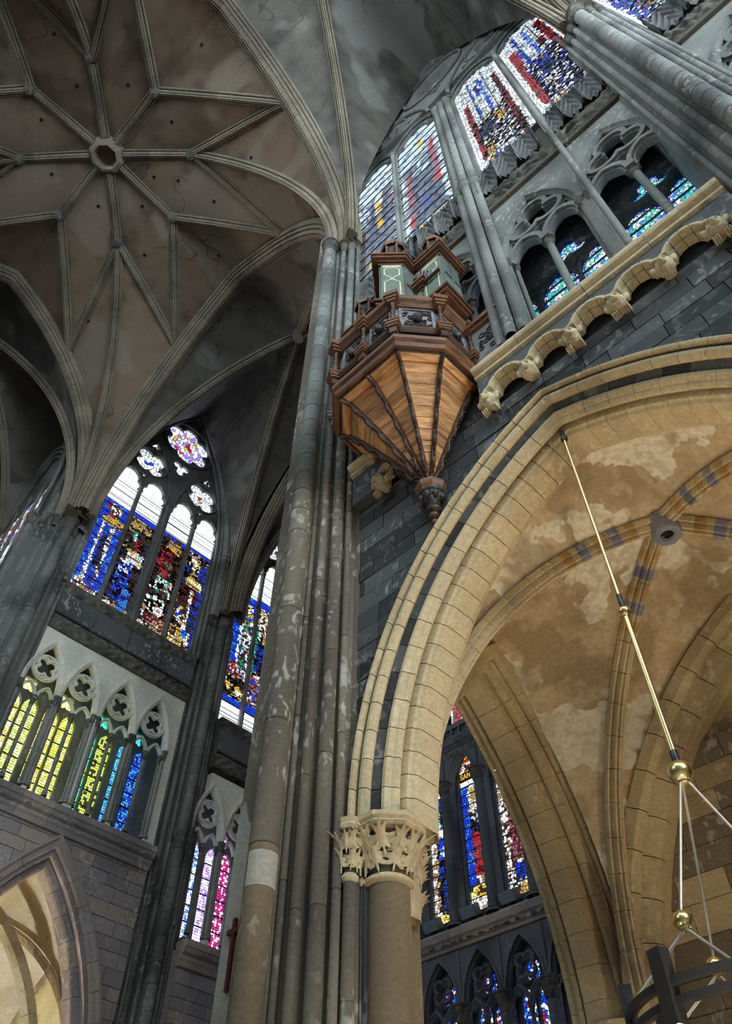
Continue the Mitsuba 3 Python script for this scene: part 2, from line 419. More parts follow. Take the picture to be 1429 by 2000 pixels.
def glaze(parent, fr, poly, d, style, size=0.16, aspect=1.0, lead=0.012, seed=0, gain=1.0, weight=0.02, bucket=None, jitter=0.42):
    """Fills the opening with leaded pieces; style(u, z, g) names each piece's colour (None: painted black)."""
    g = np.random.default_rng(seed + 1000)
    out = bucket if bucket is not None else {}
    for c in cells(poly, size, aspect, seed, jitter):
        m = c.mean(0)
        name = style(m[0], m[1], g)
        if name is None:
            continue
        rad = np.sqrt(max(1e-6, Polygon(c).area))
        q = m + (c - m) * max(0.3, 1 - 2 * lead / rad)
        out.setdefault(name, []).append(q)
    if bucket is None:
        flush(parent, fr, out, d, gain, weight)

def flush(parent, fr, out, d, gain=1.0, weight=0.02):
    for name, polys in out.items():
        vs, fs, o = [], [], 0
        for q in polys:
            n = len(q)
            vs.append(fr.p(q[:, 0], d, q[:, 1]))
            i = np.arange(1, n - 1)
            fs.append(np.stack([0 * i, i, i + 1], 1) + o); o += n
        v, f = np.vstack(vs), np.vstack(fs)
        nrm = np.cross(v[f[:, 1]] - v[f[:, 0]], v[f[:, 2]] - v[f[:, 0]])
        want = fr.p(0.0, -1.0, 0.0) - fr.p(0.0, 0.0, 0.0)
        bad = nrm @ want < 0
        f[bad] = f[bad][:, ::-1]
        add(GNAME[name], trimesh.Trimesh(v, f, process=False), "glass", parent, emit=np.array(COL[name]) * gain, weight=weight * (0.2 + sum(COL[name])), kind="stuff")

def sheet(fr, poly, d, t=0.02):
    return ext(fr, poly, d, d + t)

def regions(rs, u0, u1, z0, z1):
    """A picture as areas (ua, ub, za, zb, 'colour colour ...') in fractions of the light; the last that holds the point wins."""
    ph = u0 * 1.7 + z0
    rs = [(a, b, c, d, names.split()) for a, b, c, d, names in rs]
    def style(u, z, g):
        a, b = (u - u0) / (u1 - u0), (z - z0) / (z1 - z0)
        w = None
        for ua, ub, za, zb, names in rs:
            if ua <= a <= ub and za <= b <= zb:
                w = names
        if w is None:
            return None
        q = meshkit.fbm(np.array([u * 2.6 + ph, z * 2.2, ph * 3.7]), 2) * 3.1 + g.uniform(-.11, .11)
        n = w[int((q % 1.0) * len(w)) % len(w)]
        return None if n == "-" else n
    return style

# ------------------------------------------------------------------ floor and the parts of the shell behind the camera
add("floor", bx(-12, 34, -24, 48, -0.3, 0.0), "floor_stone")
tag("floor", "pale stone paving of the church floor", None, None, "structure")

ZC = 28.2     # springing level of the high vaults

# ------------------------------------------------------------------ high vaults
def quad_vault(key, corners, boss, apexes, mat, ribs=(0, 1, 2, 3), K=16, bulge=0.3, rscale=1.0, rmats=RIB, drop=0.12):
    diag = [rib_curve(c, boss) for c in corners]
    for i in ribs:
        rib(key, diag[i], K, rmats, rscale)
    for i in range(4):
        for j in ((i + 1) % 4, (i - 1) % 4):
            ap = apexes[i] if j == (i + 1) % 4 else apexes[j]
            up = np.array([0, 0, drop])
            add("web", web(diag[i] + up, rib_curve(corners[i], ap) + up, bulge=bulge), mat, key, smooth=True, label="plastered vault cell")
    return diag

CX, CY = -1.53, 16.2
cv = thing("ceiling", "brown star vault over the crossing with an octagonal opening at its centre", kind="structure")
SPR = {(1, -1): (6.3, 7.75, ZC), (1, 1): (6.3, 24.7, ZC), (-1, 1): (-9.4, 24.7, ZC), (-1, -1): (-9.4, 7.75, ZC)}
NZ = 40.9
DIAGN = {s: np.array([CX + 2.81 * s[0], CY + 3.07 * s[1], NZ]) for s in SPR}
AXN = {"S": np.array([CX + 4.01, CY, NZ]), "N": np.array([CX - 4.01, CY, NZ]), "W": np.array([CX, CY - 4.01, NZ]), "E": np.array([CX, CY + 4.01, NZ])}
BOSS = np.array([CX, CY, 41.3])
# the four crossing arches: frame, centre, half span, rise, depth, on the crossing side depth
XARCH = {"S": (R, CY, 7.95, 12.2, 6.78, 6.42), "N": (R, CY, 7.95, 12.2, -9.85, -9.5), "W": (L, -1.5, 7.7, 12.4, 7.38, 7.72), "E": (L, -1.5, 7.7, 12.4, 25.05, 24.7)}
def xarch_z(k, off, w):
    a, h = XARCH[k][2], XARCH[k][3]
    c = (h * h - a * a) / (2 * a); r = a + c + off
    return ZC + math.sqrt(max(0.0, r * r - (c + abs(w)) ** 2))
def xarch_pt(k, w, off=0.62):
    fr, uc, a, h, d, di = XARCH[k]
    return fr.p(uc + w, di, xarch_z(k, off, w))
names = {"S": "southern", "N": "northern", "W": "western", "E": "eastern"}
for k, (fr, uc, a, h, d, di) in XARCH.items():
    hk = uid(cv + "__crossing_arch")
    arch_stones(hk, "voussoir", fr, uc, a, ZC, h, d, ARCHP * [0.75, 0.8], 22, RIB, off=0.4)
Q = 4.2
for s, sp in SPR.items():
    C = rib_curve(sp, DIAGN[s])
    rib(cv, C, 18, RIB, 0.8)
    rib(cv, flat_curve(DIAGN[s], BOSS + (DIAGN[s] - BOSS) * 0.2, 0.03), 5, RIB, 0.85)
    for side, w in ((("S" if s[0] > 0 else "N"), s[1] * Q), (("E" if s[1] > 0 else "W"), s[0] * Q)):
        A = xarch_pt(side, w)
        rib(cv, flat_curve(DIAGN[s], A, 0.12), 8, RIB, 0.8)
        fr, uc, a, h, d, di = XARCH[side]
        arc = half_arch(fr, uc, a, ZC, h, di, np.sign(w), 0.62, 60)
        keep = np.abs(fr.p(0, 0, 0)[0] + (arc[:, 1] if fr is R else arc[:, 0]) - uc) >= Q - 1e-6
        arc = np.vstack([arc[keep], A])
        add("web", web(C + [0, 0, .06], arc, 20, 8, 0.2), "vault_plaster", cv, smooth=True)
        # kite between the diagonal node, the arch and the axial node
        N4 = AXN[side]
        add("web", web(flat_curve(DIAGN[s], A, 0.12) + [0, 0, .06], np.vstack([flat_curve(BOSS, N4, 0.02)[:1], flat_curve(BOSS, N4, .02), flat_curve(N4, A, 0.12)]) + [0, 0, .06], 14, 8, 0.0), "vault_plaster", cv, smooth=True) if False else None
        p0, p1, p2, p3 = BOSS, DIAGN[s], A, N4
        u, v = np.meshgrid(np.linspace(0, 1, 10), np.linspace(0, 1, 10), indexing="ij")
        u, v = u[..., None], v[..., None]
        g = p0 * (1 - u) * (1 - v) + p1 * u * (1 - v) + p2 * u * v + p3 * (1 - u) * v
        g[..., 2] += (0.12 * 4 * (u * v * (1 - v) + v * u * (1 - u)) / 1.0)[..., 0] + 0.06
        add("web", gridmesh(g), "vault_plaster", cv, smooth=True)
for k, N in AXN.items():
    rib(cv, flat_curve(N, BOSS + (N - BOSS) * 0.2, 0.03), 5, RIB, 0.85)
    fr, uc, a, h, d, di = XARCH[k]
    for w in (-Q, Q):
        A = xarch_pt(k, w)
        rib(cv, flat_curve(N, A, 0.12), 8, RIB, 0.8)
        ww = np.linspace(w, 0, 14)
        arc = np.array([xarch_pt(k, x) for x in ww])
        add("web", web(flat_curve(A, N, 0.12) + [0, 0, .06], arc, 14, 6, 0.12), "vault_plaster", cv, smooth=True)
    add("node_boss", lathe(N[0], N[1], [(0.03, NZ - .5), (.17, NZ - .44), (.22, NZ - .3), (.3, NZ - .1), (.3, NZ + .1)], 10), "dark_carving", cv, smooth=40)
for s, N in DIAGN.items():
    add("node_boss", lathe(N[0], N[1], [(0.03, NZ - .5), (.17, NZ - .44), (.22, NZ - .3), (.3, NZ - .1), (.3, NZ + .1)], 10), "dark_carving", cv, smooth=40)
HOLES = [(-1.22, 9.25), (-2.56, 12.82), (-4.17, 14.57), (-0.24, 12.6), (3.2, 10.58), (-2.9, 18.8), (0.65, 15.33), (1.57, 14.5), (3.35, 13.8), (-0.45, 18.49), (1.08, 16.89), (2.59, 18.56), (5.33, 16.13), (2.57, 23.0), (-4.54, 16.99), (-5.9, 13.33)]
ring = uid(cv + "__octagon_ring")
bz = 40.75
for prof, m in (([(.54, bz + 1.2), (.52, bz + .12), (.58, bz), (.66, bz + .02), (.68, bz + .12), (.8, bz + .18), (.85, bz + .3), (.79, bz + .4), (.9, bz + .52), (.9, bz + .9)], "rib_stone_2"),):
    add("moulding", lathe(CX, CY, prof[::-1], 8, math.pi / 8, math.pi / 8 + 2 * math.pi), m, ring)
add("shaft_cover", lathe(CX, CY, [(.01, bz + 1.2), (.62, bz + 1.2)], 8), "lead", ring)

from scipy.interpolate import griddata
wv = np.vstack([meshkit.WRITTEN[d["filename"]][0] for k, d in scene.items() if k.startswith(cv + "__web")])
for i, (x, y) in enumerate(HOLES):
    z = float(griddata(wv[:, :2], wv[:, 2], (x, y), method="linear")) - .04
    add("vent_hole", lathe(x, y, [(.085, z + .05), (.075, z - .01), (.06, z - .01), (.055, z + .03), (.01, z + .03)], 10), "lead", cv, label="small dark hole in the vault")

# the transept arm
tv = thing("ceiling", "dark ribbed vault over the transept bay behind the organ, with a round boss", kind="structure")
tb = np.array([11.25, 16.25, 40.75])
quad_vault(tv, [(7.2, 8.1, ZC), (7.2, 24.5, ZC), (15.45, 25.0, ZC), (15.45, 7.6, ZC)], tb,
           [np.array([7.1, CY, 41.0]), np.array([11.3, 25.5, 42.4]), np.array([15.6, CY, 41.0]), np.array([11.3, 7.2, 42.0])], "nave_plaster", K=18, rscale=0.85)
add("boss", lathe(tb[0], tb[1], [(0.02, 40.2), (.26, 40.2), (.3, 40.26), (.26, 40.32), (.36, 40.42), (.42, 40.6), (.4, 40.9)], 20), "rib_stone_2", tv, smooth=40)
ta = uid(tv + "__transverse_arch")
arch_stones(ta, "voussoir", R, CY, 8.1, ZC, 12.3, 15.95, ARCHP * [0.6, 0.8], 20, RIB, off=0.4)
tv2 = thing("ceiling", "ribbed vault over the far transept bay", kind="structure")
quad_vault(tv2, [(16.4, 7.6, ZC), (16.4, 25.0, ZC), (25.2, 25.0, ZC), (25.2, 7.6, ZC)], np.array([20.9, 16.25, 40.75]),
           [np.array([16.3, CY, 41.0]), np.array([20.9, 25.5, 42.4]), np.array([25.4, CY, 41.0]), np.array([20.9, 7.2, 42.0])], "nave_plaster", K=12, rscale=0.85)

# the nave
nv = thing("ceiling", "ribbed nave vault with a dark cell above the stained glass of the organ bay", kind="structure")
quad_vault(nv, [(6.35, 7.0, ZC), (6.4, -1.95, ZC), (-9.4, -1.95, ZC), (-9.4, 7.0, ZC)], np.array([-1.5, 2.5, 42.8]),
           [np.array([6.75, 2.6, 42.6]), np.array([-1.5, -1.9, 41.8]), np.array([-9.8, 2.6, 42.6]), np.array([-1.5, 7.1, 41.3])], "nave_plaster", K=20, rscale=0.8)
na = uid(nv + "__transverse_arch")
arch_stones(na, "voussoir", L, -1.5, 7.8, ZC, 12.6, -2.3, ARCHP * [0.5, 0.7], 20, RIB, off=0.4)
nv2 = thing("ceiling", "ribbed nave vault over the bay nearest the camera", kind="structure")
quad_vault(nv2, [(6.4, -2.65, ZC), (6.4, -11.6, ZC), (-9.4, -11.6, ZC), (-9.4, -2.65, ZC)], np.array([-1.5, -7.1, 42.8]),
           [np.array([6.75, -7.1, 42.6]), np.array([-1.5, -11.9, 41.8]), np.array([-9.8, -7.1, 42.6]), np.array([-1.5, -2.5, 41.8])], "nave_plaster", K=12, rscale=0.8)

# the choir, seen past the eastern crossing arch
kv = thing("ceiling", "dark ribbed choir vault beyond the eastern crossing arch", kind="structure")
quad_vault(kv, [(6.3, 25.6, ZC), (6.3, 33.5, ZC), (-9.4, 33.5, ZC), (-9.4, 25.6, ZC)], np.array([-1.5, 29.5, 41.6]),
           [np.array([6.7, 29.5, 41.5]), np.array([-1.5, 33.8, 41.0]), np.array([-9.8, 29.5, 41.5]), np.array([-1.5, 25.4, 41.2])], "nave_plaster", K=14, rscale=0.85)

# ------------------------------------------------------------------ clustered piers
def pier(key, core, cz, shafts, caps, mats, core_mat):
    if core is not None:
        m = trimesh.creation.extrude_polygon(Polygon(core), cz[1] - cz[0], engine="earcut")
        m.apply_translation((0, 0, cz[0]))
        add("core", m, core_mat, key)
    for (x, y, r, z0, z1, dh) in shafts:
        shaft(key, x, y, r, z0, z1, mats(z0), dh, 18 if r > .15 else 12)
    for i, (x, y, r, z0, z1) in enumerate(caps):
        add("capital", knob_ring(x, y, r, z0, z1, i + int(x * 7)), "dark_carving", key, smooth=60, label="carved leaf capital")

P = thing("clustered_pier", "tall clustered stone pier beside the hanging wooden organ, warm lit and scratched at its foot", "pier")
core = [(6.3, 8.55), (6.14, 8.44), (6.14, 8.12), (6.2, 7.95), (6.3, 7.78), (6.5, 7.6), (6.5, 7.5), (6.68, 7.38), (6.82, 7.17), (6.98, 7.1), (7.0, 6.98), (7.95, 6.98), (7.95, 8.55)]
pier(P, core, (0, 30), [], [], None, "worn_stone_1")
for (x, y, r, zt) in ((6.1, 7.78, .2, 27.55), (6.41, 7.69, .06, 27.6), (6.43, 7.43, .075, 27.6), (6.62, 7.24, .112, 27.7), (6.79, 7.1, .065, 30.5), (6.3, 8.36, .1, 26.8)):
    big = r > .15
    kk = uid(P + "__shaft")
    z = 0.0
    while z < zt - 0.05:
        low = z < 11.5
        e = min(z + (2.1 if low else 0.6) * rng.uniform(0.8, 1.2), zt)
        if zt - e < .25:
            e = zt
        rr = r * rng.uniform(.99, 1.01); c = .01
        mat = (pick(["shaft_paint", "shaft_paint", "worn_stone_0", "worn_stone_1"]) if big and z < 11 else pick(WORN)) if z < 14.5 else pick(GREY)
        add("drum", lathe(x, y, [(r * .9, z), (rr - c, z + .003), (rr, z + .003 + c), (rr, e - .003 - c), (rr - c, e - .003), (r * .9, e)], 22 if big else 14), mat, kk, smooth=40)
        z = e
for i, (x, y, r, z0, z1) in enumerate(((6.1, 7.78, .2, 27.55, 28.15), (6.43, 7.43, .09, 27.6, 28.1), (6.62, 7.24, .115, 27.7, 28.2), (6.3, 8.36, .11, 26.8, 27.4))):
    add("capital", knob_ring(x, y, r, z0, z1, i), "dark_carving", P, smooth=60, label="carved leaf capital")
pk = Polygon([(8.06, 3.2), (8.42, 3.2), (8.42, 7.35), (8.33, 7.45), (8.2, 7.1), (8.06, 7.0)])
add("plaster_patch", ext(R, pk, 6.11, 6.15), "patch_plaster", P, label="grey plaster patch on the pier's side face")
th = np.linspace(-2.2, -1.0, 10) + math.pi / 2 * 0
def band(z0, z1, a0, a1):
    th = np.linspace(a0, a1, 14)
    o = np.stack([6.1 + .206 * np.cos(th), 7.78 + .206 * np.sin(th)], 1); i = np.stack([6.1 + .19 * np.cos(th), 7.78 + .19 * np.sin(th)], 1)
    m = trimesh.creation.extrude_polygon(Polygon(np.vstack([o, i[::-1]])), z1 - z0, engine="earcut"); m.apply_translation((0, 0, z0)); return m
add("plaster_band", band(6.0, 6.45, math.pi * .95, math.pi * 1.75), "patch_plaster", P, smooth=30, label="pale mortar band round the main shaft")
add("plaster_band", band(2.0, 4.15, math.pi * .9, math.pi * 1.18), "patch_plaster", P, smooth=30, label="ragged grey plaster at the main shaft's foot")
cr = thing("wall_cross", "small dark red cross on the clustered pier's grey plaster patch", "cross")
add("upright", bx(6.06, 6.1, 8.135, 8.185, 4.95, 5.78), "red_paint", cr)
add("arm", bx(6.06, 6.1, 8.04, 8.28, 5.6, 5.66), "red_paint", cr)

Qp = thing("clustered_pier", "clustered pier of pale grey shafts crossing the upper right corner, beside the high windows", "pier")
pier(Qp, [(6.35, -2.3), (6.5, -2.05), (6.75, -1.75), (7.0, -1.5), (8.4, -1.5), (8.4, -3.1), (7.0, -3.1), (6.75, -2.85), (6.5, -2.55)], (0, 28.2),
     [(6.28, -2.29, .185, 8, 27.6, .55), (6.47, -2.0, .085, 8, 27.6, .55), (6.65, -1.8, .085, 8, 27.6, .55), (6.8, -1.62, .06, 8, 30, .55), (6.47, -2.6, .085, 12, 27.6, .55), (6.65, -2.8, .085, 12, 27.6, .55), (6.8, -2.98, .06, 12, 30, .55)],
     [(6.28, -2.29, .19, 27.6, 28.15), (6.47, -2.0, .095, 27.6, 28.15), (6.65, -1.8, .095, 27.6, 28.15), (6.47, -2.6, .095, 27.6, 28.15), (6.65, -2.8, .095, 27.6, 28.15)], lambda z: GREY, "grey_stone_0")

PIER = ["pier_stone_%d" % i for i in range(3)]
P1 = thing("clustered_pier", "clustered dark grey pier at the left edge, between the choir and the four-light window", "pier")
pier(P1, [(5.5, 26.9), (5.45, 26.2), (5.8, 25.7), (6.4, 25.4), (7.2, 25.5), (7.8, 25.8), (7.8, 26.9)], (0, 28.2),
     [(5.45, 26.3, .2, 14, 27.6, .9), (5.78, 25.8, .13, 14, 27.6, .9), (6.05, 25.62, .09, 14, 27.6, .9), (6.35, 25.45, .09, 14, 27.6, .9), (6.75, 25.3, .22, 14, 27.6, .9), (7.1, 25.5, .09, 14, 27.6, .9), (7.45, 25.62, .11, 14, 31.4, .9), (7.72, 25.72, .09, 14, 31.4, .9)],
     [(5.45, 26.3, .21, 27.6, 28.1), (5.78, 25.8, .16, 27.6, 28.1), (6.2, 25.55, .15, 27.6, 28.1), (6.75, 25.3, .23, 27.6, 28.15), (7.1, 25.5, .13, 27.6, 28.1)], lambda z: PIER, "pier_stone_0")
P2 = thing("clustered_pier", "clustered grey pier between the two tall windows of the transept wall", "pier")
pier(P2, [(14.75, 26.4), (14.8, 25.9), (15.3, 25.7), (15.9, 25.5), (16.5, 25.7), (16.8, 25.9), (16.8, 26.4)], (0, 28.2),
     [(14.85, 25.75, .09, 0, 31.4, .8), (15.12, 25.68, .11, 0, 27.6, .8), (15.42, 25.6, .08, 0, 31.4, .8), (15.85, 25.5, .2, 0, 27.6, .8), (16.22, 25.6, .08, 0, 27.6, .8), (16.45, 25.7, .08, 0, 31.4, .8)],
     [(15.12, 25.68, .14, 27.6, 28.1), (15.4, 25.6, .1, 27.6, 28.1), (15.85, 25.5, .22, 27.6, 28.15), (16.22, 25.6, .1, 27.6, 28.1)], lambda z: PIER, "pier_stone_0")

# ------------------------------------------------------------------ masonry
def masonry(parent, fr, region, d, mats, ch=0.36, lw=(0.6, 1.05), depth=0.07, joint=0.012, z0=None, name="stone", lim=300, rough=0.012):
    u0, za, u1, zb = region.bounds
    z = za if z0 is None else z0
    n = 0
    while z < zb and n < lim:
        h = ch * rng.uniform(0.85, 1.15)
        u = u0 - rng.uniform(0, lw[1])
        while u < u1:
            w = rng.uniform(*lw)
            q = box(u + joint / 2, z + joint / 2, u + w - joint / 2, z + h - joint / 2).intersection(region)
            for g in getattr(q, "geoms", [q]):
                if g.geom_type == "Polygon" and g.area > 0.01 and n < lim:
                    dd = d + rng.uniform(-rough, rough)
                    add(name, ext(fr, g.simplify(0.005), dd, d + depth), pick(mats), parent)
                    n += 1
            u += w
        z += h

def roll(parent, fr, pts, d, r, mat, name="roll_moulding", closed=False, sides=8):
    """A round moulding along the polyline pts (u, z)."""
    pts = np.asarray(pts, float)
    P3 = fr.p(pts[:, 0], d, pts[:, 1])
    b = fr.p(0.0, 1.0, 0.0) - fr.p(0.0, 0.0, 0.0)
    a = np.arange(sides) * 2 * math.pi / sides
    pr = np.stack([r * np.cos(a), r * np.sin(a)], 1)
    t = np.gradient(P3, axis=0)
    if closed:
        t[0] = t[-1] = P3[1] - P3[-2]
    t /= np.linalg.norm(t, axis=1, keepdims=True)
    return add(name, sweep(P3, b, pr, t), mat, parent, smooth=True)

def arch_line(uc, a, zs, h, z0=None, off=0.0, n=18):
    p = arch_pts(a, h, off, n) + [uc, zs]
    if z0 is not None:
        p = np.vstack([[p[0, 0], z0], p, [p[-1, 0], z0]])
    return p

def circle_line(u, z, r, n=36):
    t = np.linspace(0, 2 * math.pi, n)
    return np.stack([u + r * np.cos(t), z + r * np.sin(t)], 1)

def foil_line(poly):
    return np.array((poly if poly.geom_type == "Polygon" else max(poly.geoms, key=lambda g: g.area)).exterior.coords)

def tracery(parent, fr, outer, holes, d0, d1, mat, name="tracery"):
    hs = unary_union(holes)
    back = outer.difference(hs.buffer(0.0))
    t = d1 - d0
    add(name, join([ext(fr, back, d0 + t * .35, d0 + t * .75), ext(fr, outer.difference(hs.buffer(0.035)), d0, d1)]), mat, parent)

# ------------------------------------------------------------------ the nave's southern wall (the organ bay)
AC, AA, AZ, AH = 2.55, 3.8, 6.95, 5.45
wr = "wall_right"
_used.add(wr)
tag(wr, "sooty dark nave wall of large blocks between the golden arch and the carved cornice", None, None, "structure")
spand = box(-1.5, 6.9, 7.0, 13.75).difference(arch_poly(AC, AA, AZ, AH, 0, 0.68))
masonry(wr, R, spand, 7.0, SOOT, 0.37, (0.65, 1.15), 0.1, 0.014, name="stone")
add("wall_core", ext(R, box(-12, 0, 8.4, 15.4).difference(arch_poly(AC, AA, AZ, AH, -1, 0.55)), 7.09, 7.95), "soot_stone_0", wr)
arch = thing("nave_arch", "large golden pointed arch with many mouldings opening into the lit aisle", "arch")
OL = np.array([(-.1, .7), (-.13, .66), (-.12, .62), (-.06, .61), (.02, .63), (.02, .7)])
O1 = np.array([(.06, .58), (-.01, .585), (-.05, .55), (-.055, .49), (-.02, .44), (.05, .425), (.1, .45), (.1, .58)])
OD = np.array([(.085, .46), (.12, .44), (.2, .3), (.3, .28), (.3, .46)])
O2 = np.array([(.2, .33), (.155, .3), (.15, .24), (.19, .2), (.23, .185), (.24, .15), (.28, .115), (.34, .12), (.37, .16), (.37, .33)])
O3 = np.array([(.43, .31), (.43, .15), (.45, .09), (.5, .07), (.53, .02), (.58, 0), (.98, 0), (1.05, .06), (1.14, .1), (1.17, .2), (1.17, .31)])
OB = np.array([(.1, .66), (.16, .5), (.4, .3), (.5, .25), (1.1, .25), (1.1, .66)])
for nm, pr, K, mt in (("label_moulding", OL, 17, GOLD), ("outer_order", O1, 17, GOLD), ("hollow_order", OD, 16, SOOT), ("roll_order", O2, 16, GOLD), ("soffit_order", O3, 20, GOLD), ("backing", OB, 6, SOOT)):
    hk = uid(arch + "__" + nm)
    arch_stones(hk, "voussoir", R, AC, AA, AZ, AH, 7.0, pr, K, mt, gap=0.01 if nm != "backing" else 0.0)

# corbel table and cornice
trim = "trim_1"
_used.add(trim)
tag(trim, "carved stone cornice on small trefoil arches and grotesque heads, lit golden from below", None, None, "structure")
headY = [3.5 + .905 * k for k in (3, 2, 1, 0, -1, -2, -3, -4, -5)]
plate_o = box(-1.5, 13.66, 7.0, 14.56)
for y in np.array(headY)[:-1] - .4525:
    if 3.6 < y < 5.5:
        continue
    hole = unary_union([Point(y, 13.93).buffer(.25, 12), Point(y - .29, 13.82).buffer(.12, 10), Point(y + .29, 13.82).buffer(.12, 10), box(y - .39, 13.3, y + .39, 13.83)])
    plate_o = plate_o.difference(hole.buffer(.15))
    hk = uid(trim + "__corbel_arch")
    for i, (a, b) in enumerate(((-.60, -.185), (-.185, .0), (.0, .185), (.185, .60))):
        clip = box(y + a + .005, 13.66, y + b - .005, 14.6)
        for nm, g, d0, d1 in (("soffit_stone", hole.buffer(.085).difference(hole), 6.83, 7.0), ("moulding", hole.buffer(.155).difference(hole.buffer(.075)), 6.70, 6.85)):
            g = g.intersection(clip)
            if not g.is_empty:
                add(nm, chamfered(R, g, d0, d1, .012), pick(GOLD), hk)
add("fascia", ext(R, plate_o.difference(box(3.66, 13, 6.0, 15)), 6.78, 7.05), "soot_stone_2", trim)
CORN = np.array([(7.02, 14.5), (6.8, 14.5), (6.78, 14.55), (6.71, 14.58), (6.7, 14.64), (6.74, 14.67), (6.69, 14.7), (6.63, 14.73), (6.61, 14.78), (6.61, 14.87), (6.64, 14.9), (6.76, 15.12), (7.02, 15.14)])
def run_y(parent, name, prof, y0, y1, length, mats, gap=.01):
    y = y0
    while y < y1 - .05:
        e = min(y + length * rng.uniform(.8, 1.2), y1)
        m = trimesh.creation.extrude_polygon(Polygon(prof), e - y - gap, engine="earcut")
        v = np.array(m.vertices)
        m = trimesh.Trimesh(np.stack([v[:, 0], y + gap / 2 + v[:, 2], v[:, 1]], 1), m.faces, process=False)
        if m.volume < 0:
            m.invert()
        add(name, m, pick(mats), parent)
        y = e
def run_x(parent, name, prof, x0, x1, length, mats, gap=.01):
    x = x0
    while x < x1 - .05:
        e = min(x + length * rng.uniform(.8, 1.2), x1)
        m = trimesh.creation.extrude_polygon(Polygon(prof), e - x - gap, engine="earcut")
        v = np.array(m.vertices)
        m = trimesh.Trimesh(np.stack([x + gap / 2 + v[:, 2], v[:, 0], v[:, 1]], 1), m.faces, process=False)
        if m.volume < 0:
            m.invert()
        add(name, m, pick(mats), parent)
        x = e
run_y(trim, "cornice_stone", CORN, -1.5, 3.66, 1.3, GOLD)
run_y(trim, "cornice_stone", CORN, 6.35, 7.02, 1.3, GOLD)

def grotesque(k, y, seed):
    g = np.random.default_rng(seed)
    m = trimesh.creation.icosphere(3, 1.0)
    v = np.array(m.vertices)
    kind = seed % 3
    sc = np.array([.17, .155, .2])
    nz = meshkit.fbm(v * 2.1 + seed * 3.1, 3, seed) - .45
    v = v * (1 + .3 * nz[:, None])
    front = np.clip(-v[:, 0], 0, 1)
    v[:, 0] -= .28 * np.exp(-((v[:, 1] / .24) ** 2 + ((v[:, 2] + .1) / .3) ** 2)) * front          # snout
    for s in (-1, 1):
        v[:, 0] += .5 * np.exp(-(((v[:, 1] - s * .38) / .17) ** 2 + ((v[:, 2] - .25) / .15) ** 2)) * front  # eye sockets
        v[:, 0] -= .2 * np.exp(-(((v[:, 1] - s * .38) / .24) ** 2 + ((v[:, 2] - .5) / .12) ** 2)) * front    # brows
    v[:, 0] += .5 * np.exp(-((v[:, 1] / .4) ** 2 + ((v[:, 2] + .52) / .1) ** 2)) * front          # mouth
    head = trimesh.Trimesh(v * sc + [6.75, y, 13.68], m.faces, process=False)
    ms = [head]
    for s in (-1, 1):
        e = trimesh.creation.icosphere(2, 1.0)
        ev = np.array(e.vertices) * [.05, .06, .1]
        ev[:, 1] += s * (.02 + .4 * np.clip(ev[:, 2], 0, 1))
        ms.append(trimesh.Trimesh(ev + [6.77, y + s * .15, 13.8 if kind else 13.72], e.faces, process=False))
        if kind != 1:                                                                                # claws or hands gripping the block
            for q in range(3):
                p = trimesh.creation.icosphere(1, 1.0)
                ms.append(trimesh.Trimesh(np.array(p.vertices) * [.1, .024, .07] + [6.8, y + s * (.06 + .04 * q), 13.46 - .012 * q], p.faces, process=False))
    add("corbel_head", join(ms), pick(GOLD[1:]), k, smooth=True, label="carved grotesque head")
for i, y in enumerate(headY):
    if y > 4 and y < 6:
        continue
    grotesque(trim, y, i + 3)
    add("corbel_block", ext(R, box(y - .1, 13.7, y + .1, 13.98), 6.84, 7.0), pick(GOLD), trim)

# ---- triforium
TC = [5.75, 3.58, 1.4, -0.77]
tri = thing("triforium", "grey triforium arcade of twin lancets under trefoil openings above the golden cornice", "triforium")
plate = box(-1.6, 15.1, 7.1, 22.1)
for u in TC:
    plate = plate.difference(arch_poly(u, .97, 18.85, 2.35, 15.0))
add("wall_plate", ext(R, plate, 7.0, 7.36), "grey_stone_2", tri)
def small_col(parent, x, y, r, z0, z1, cap, mat, seed=0, dh=None, plain=True):
    hk = uid(parent + "__colonnette")
    if plain:
        add("shaft", lathe(x, y, [(r * 1.6, z0), (r * 1.6, z0 + .06), (r * 1.3, z0 + .12), (r * 1.45, z0 + .17), (r, z0 + .22), (r, z1 - cap)], 12), mat, hk, smooth=40)
    else:
        add("base", lathe(x, y, [(r * 1.6, z0), (r * 1.6, z0 + .06), (r * 1.3, z0 + .12), (r * 1.45, z0 + .17), (r, z0 + .22)], 12), mat, hk, smooth=40)
        shaft(hk, x, y, r, z0 + .22, z1 - cap, GREY, dh or .6, 12)
    add("capital", knob_ring(x, y, r * 1.05, z1 - cap, z1 - .06, seed, amp=r * .45, seg=20, rows=7, flare=1.55), "dark_carving", hk, smooth=60)
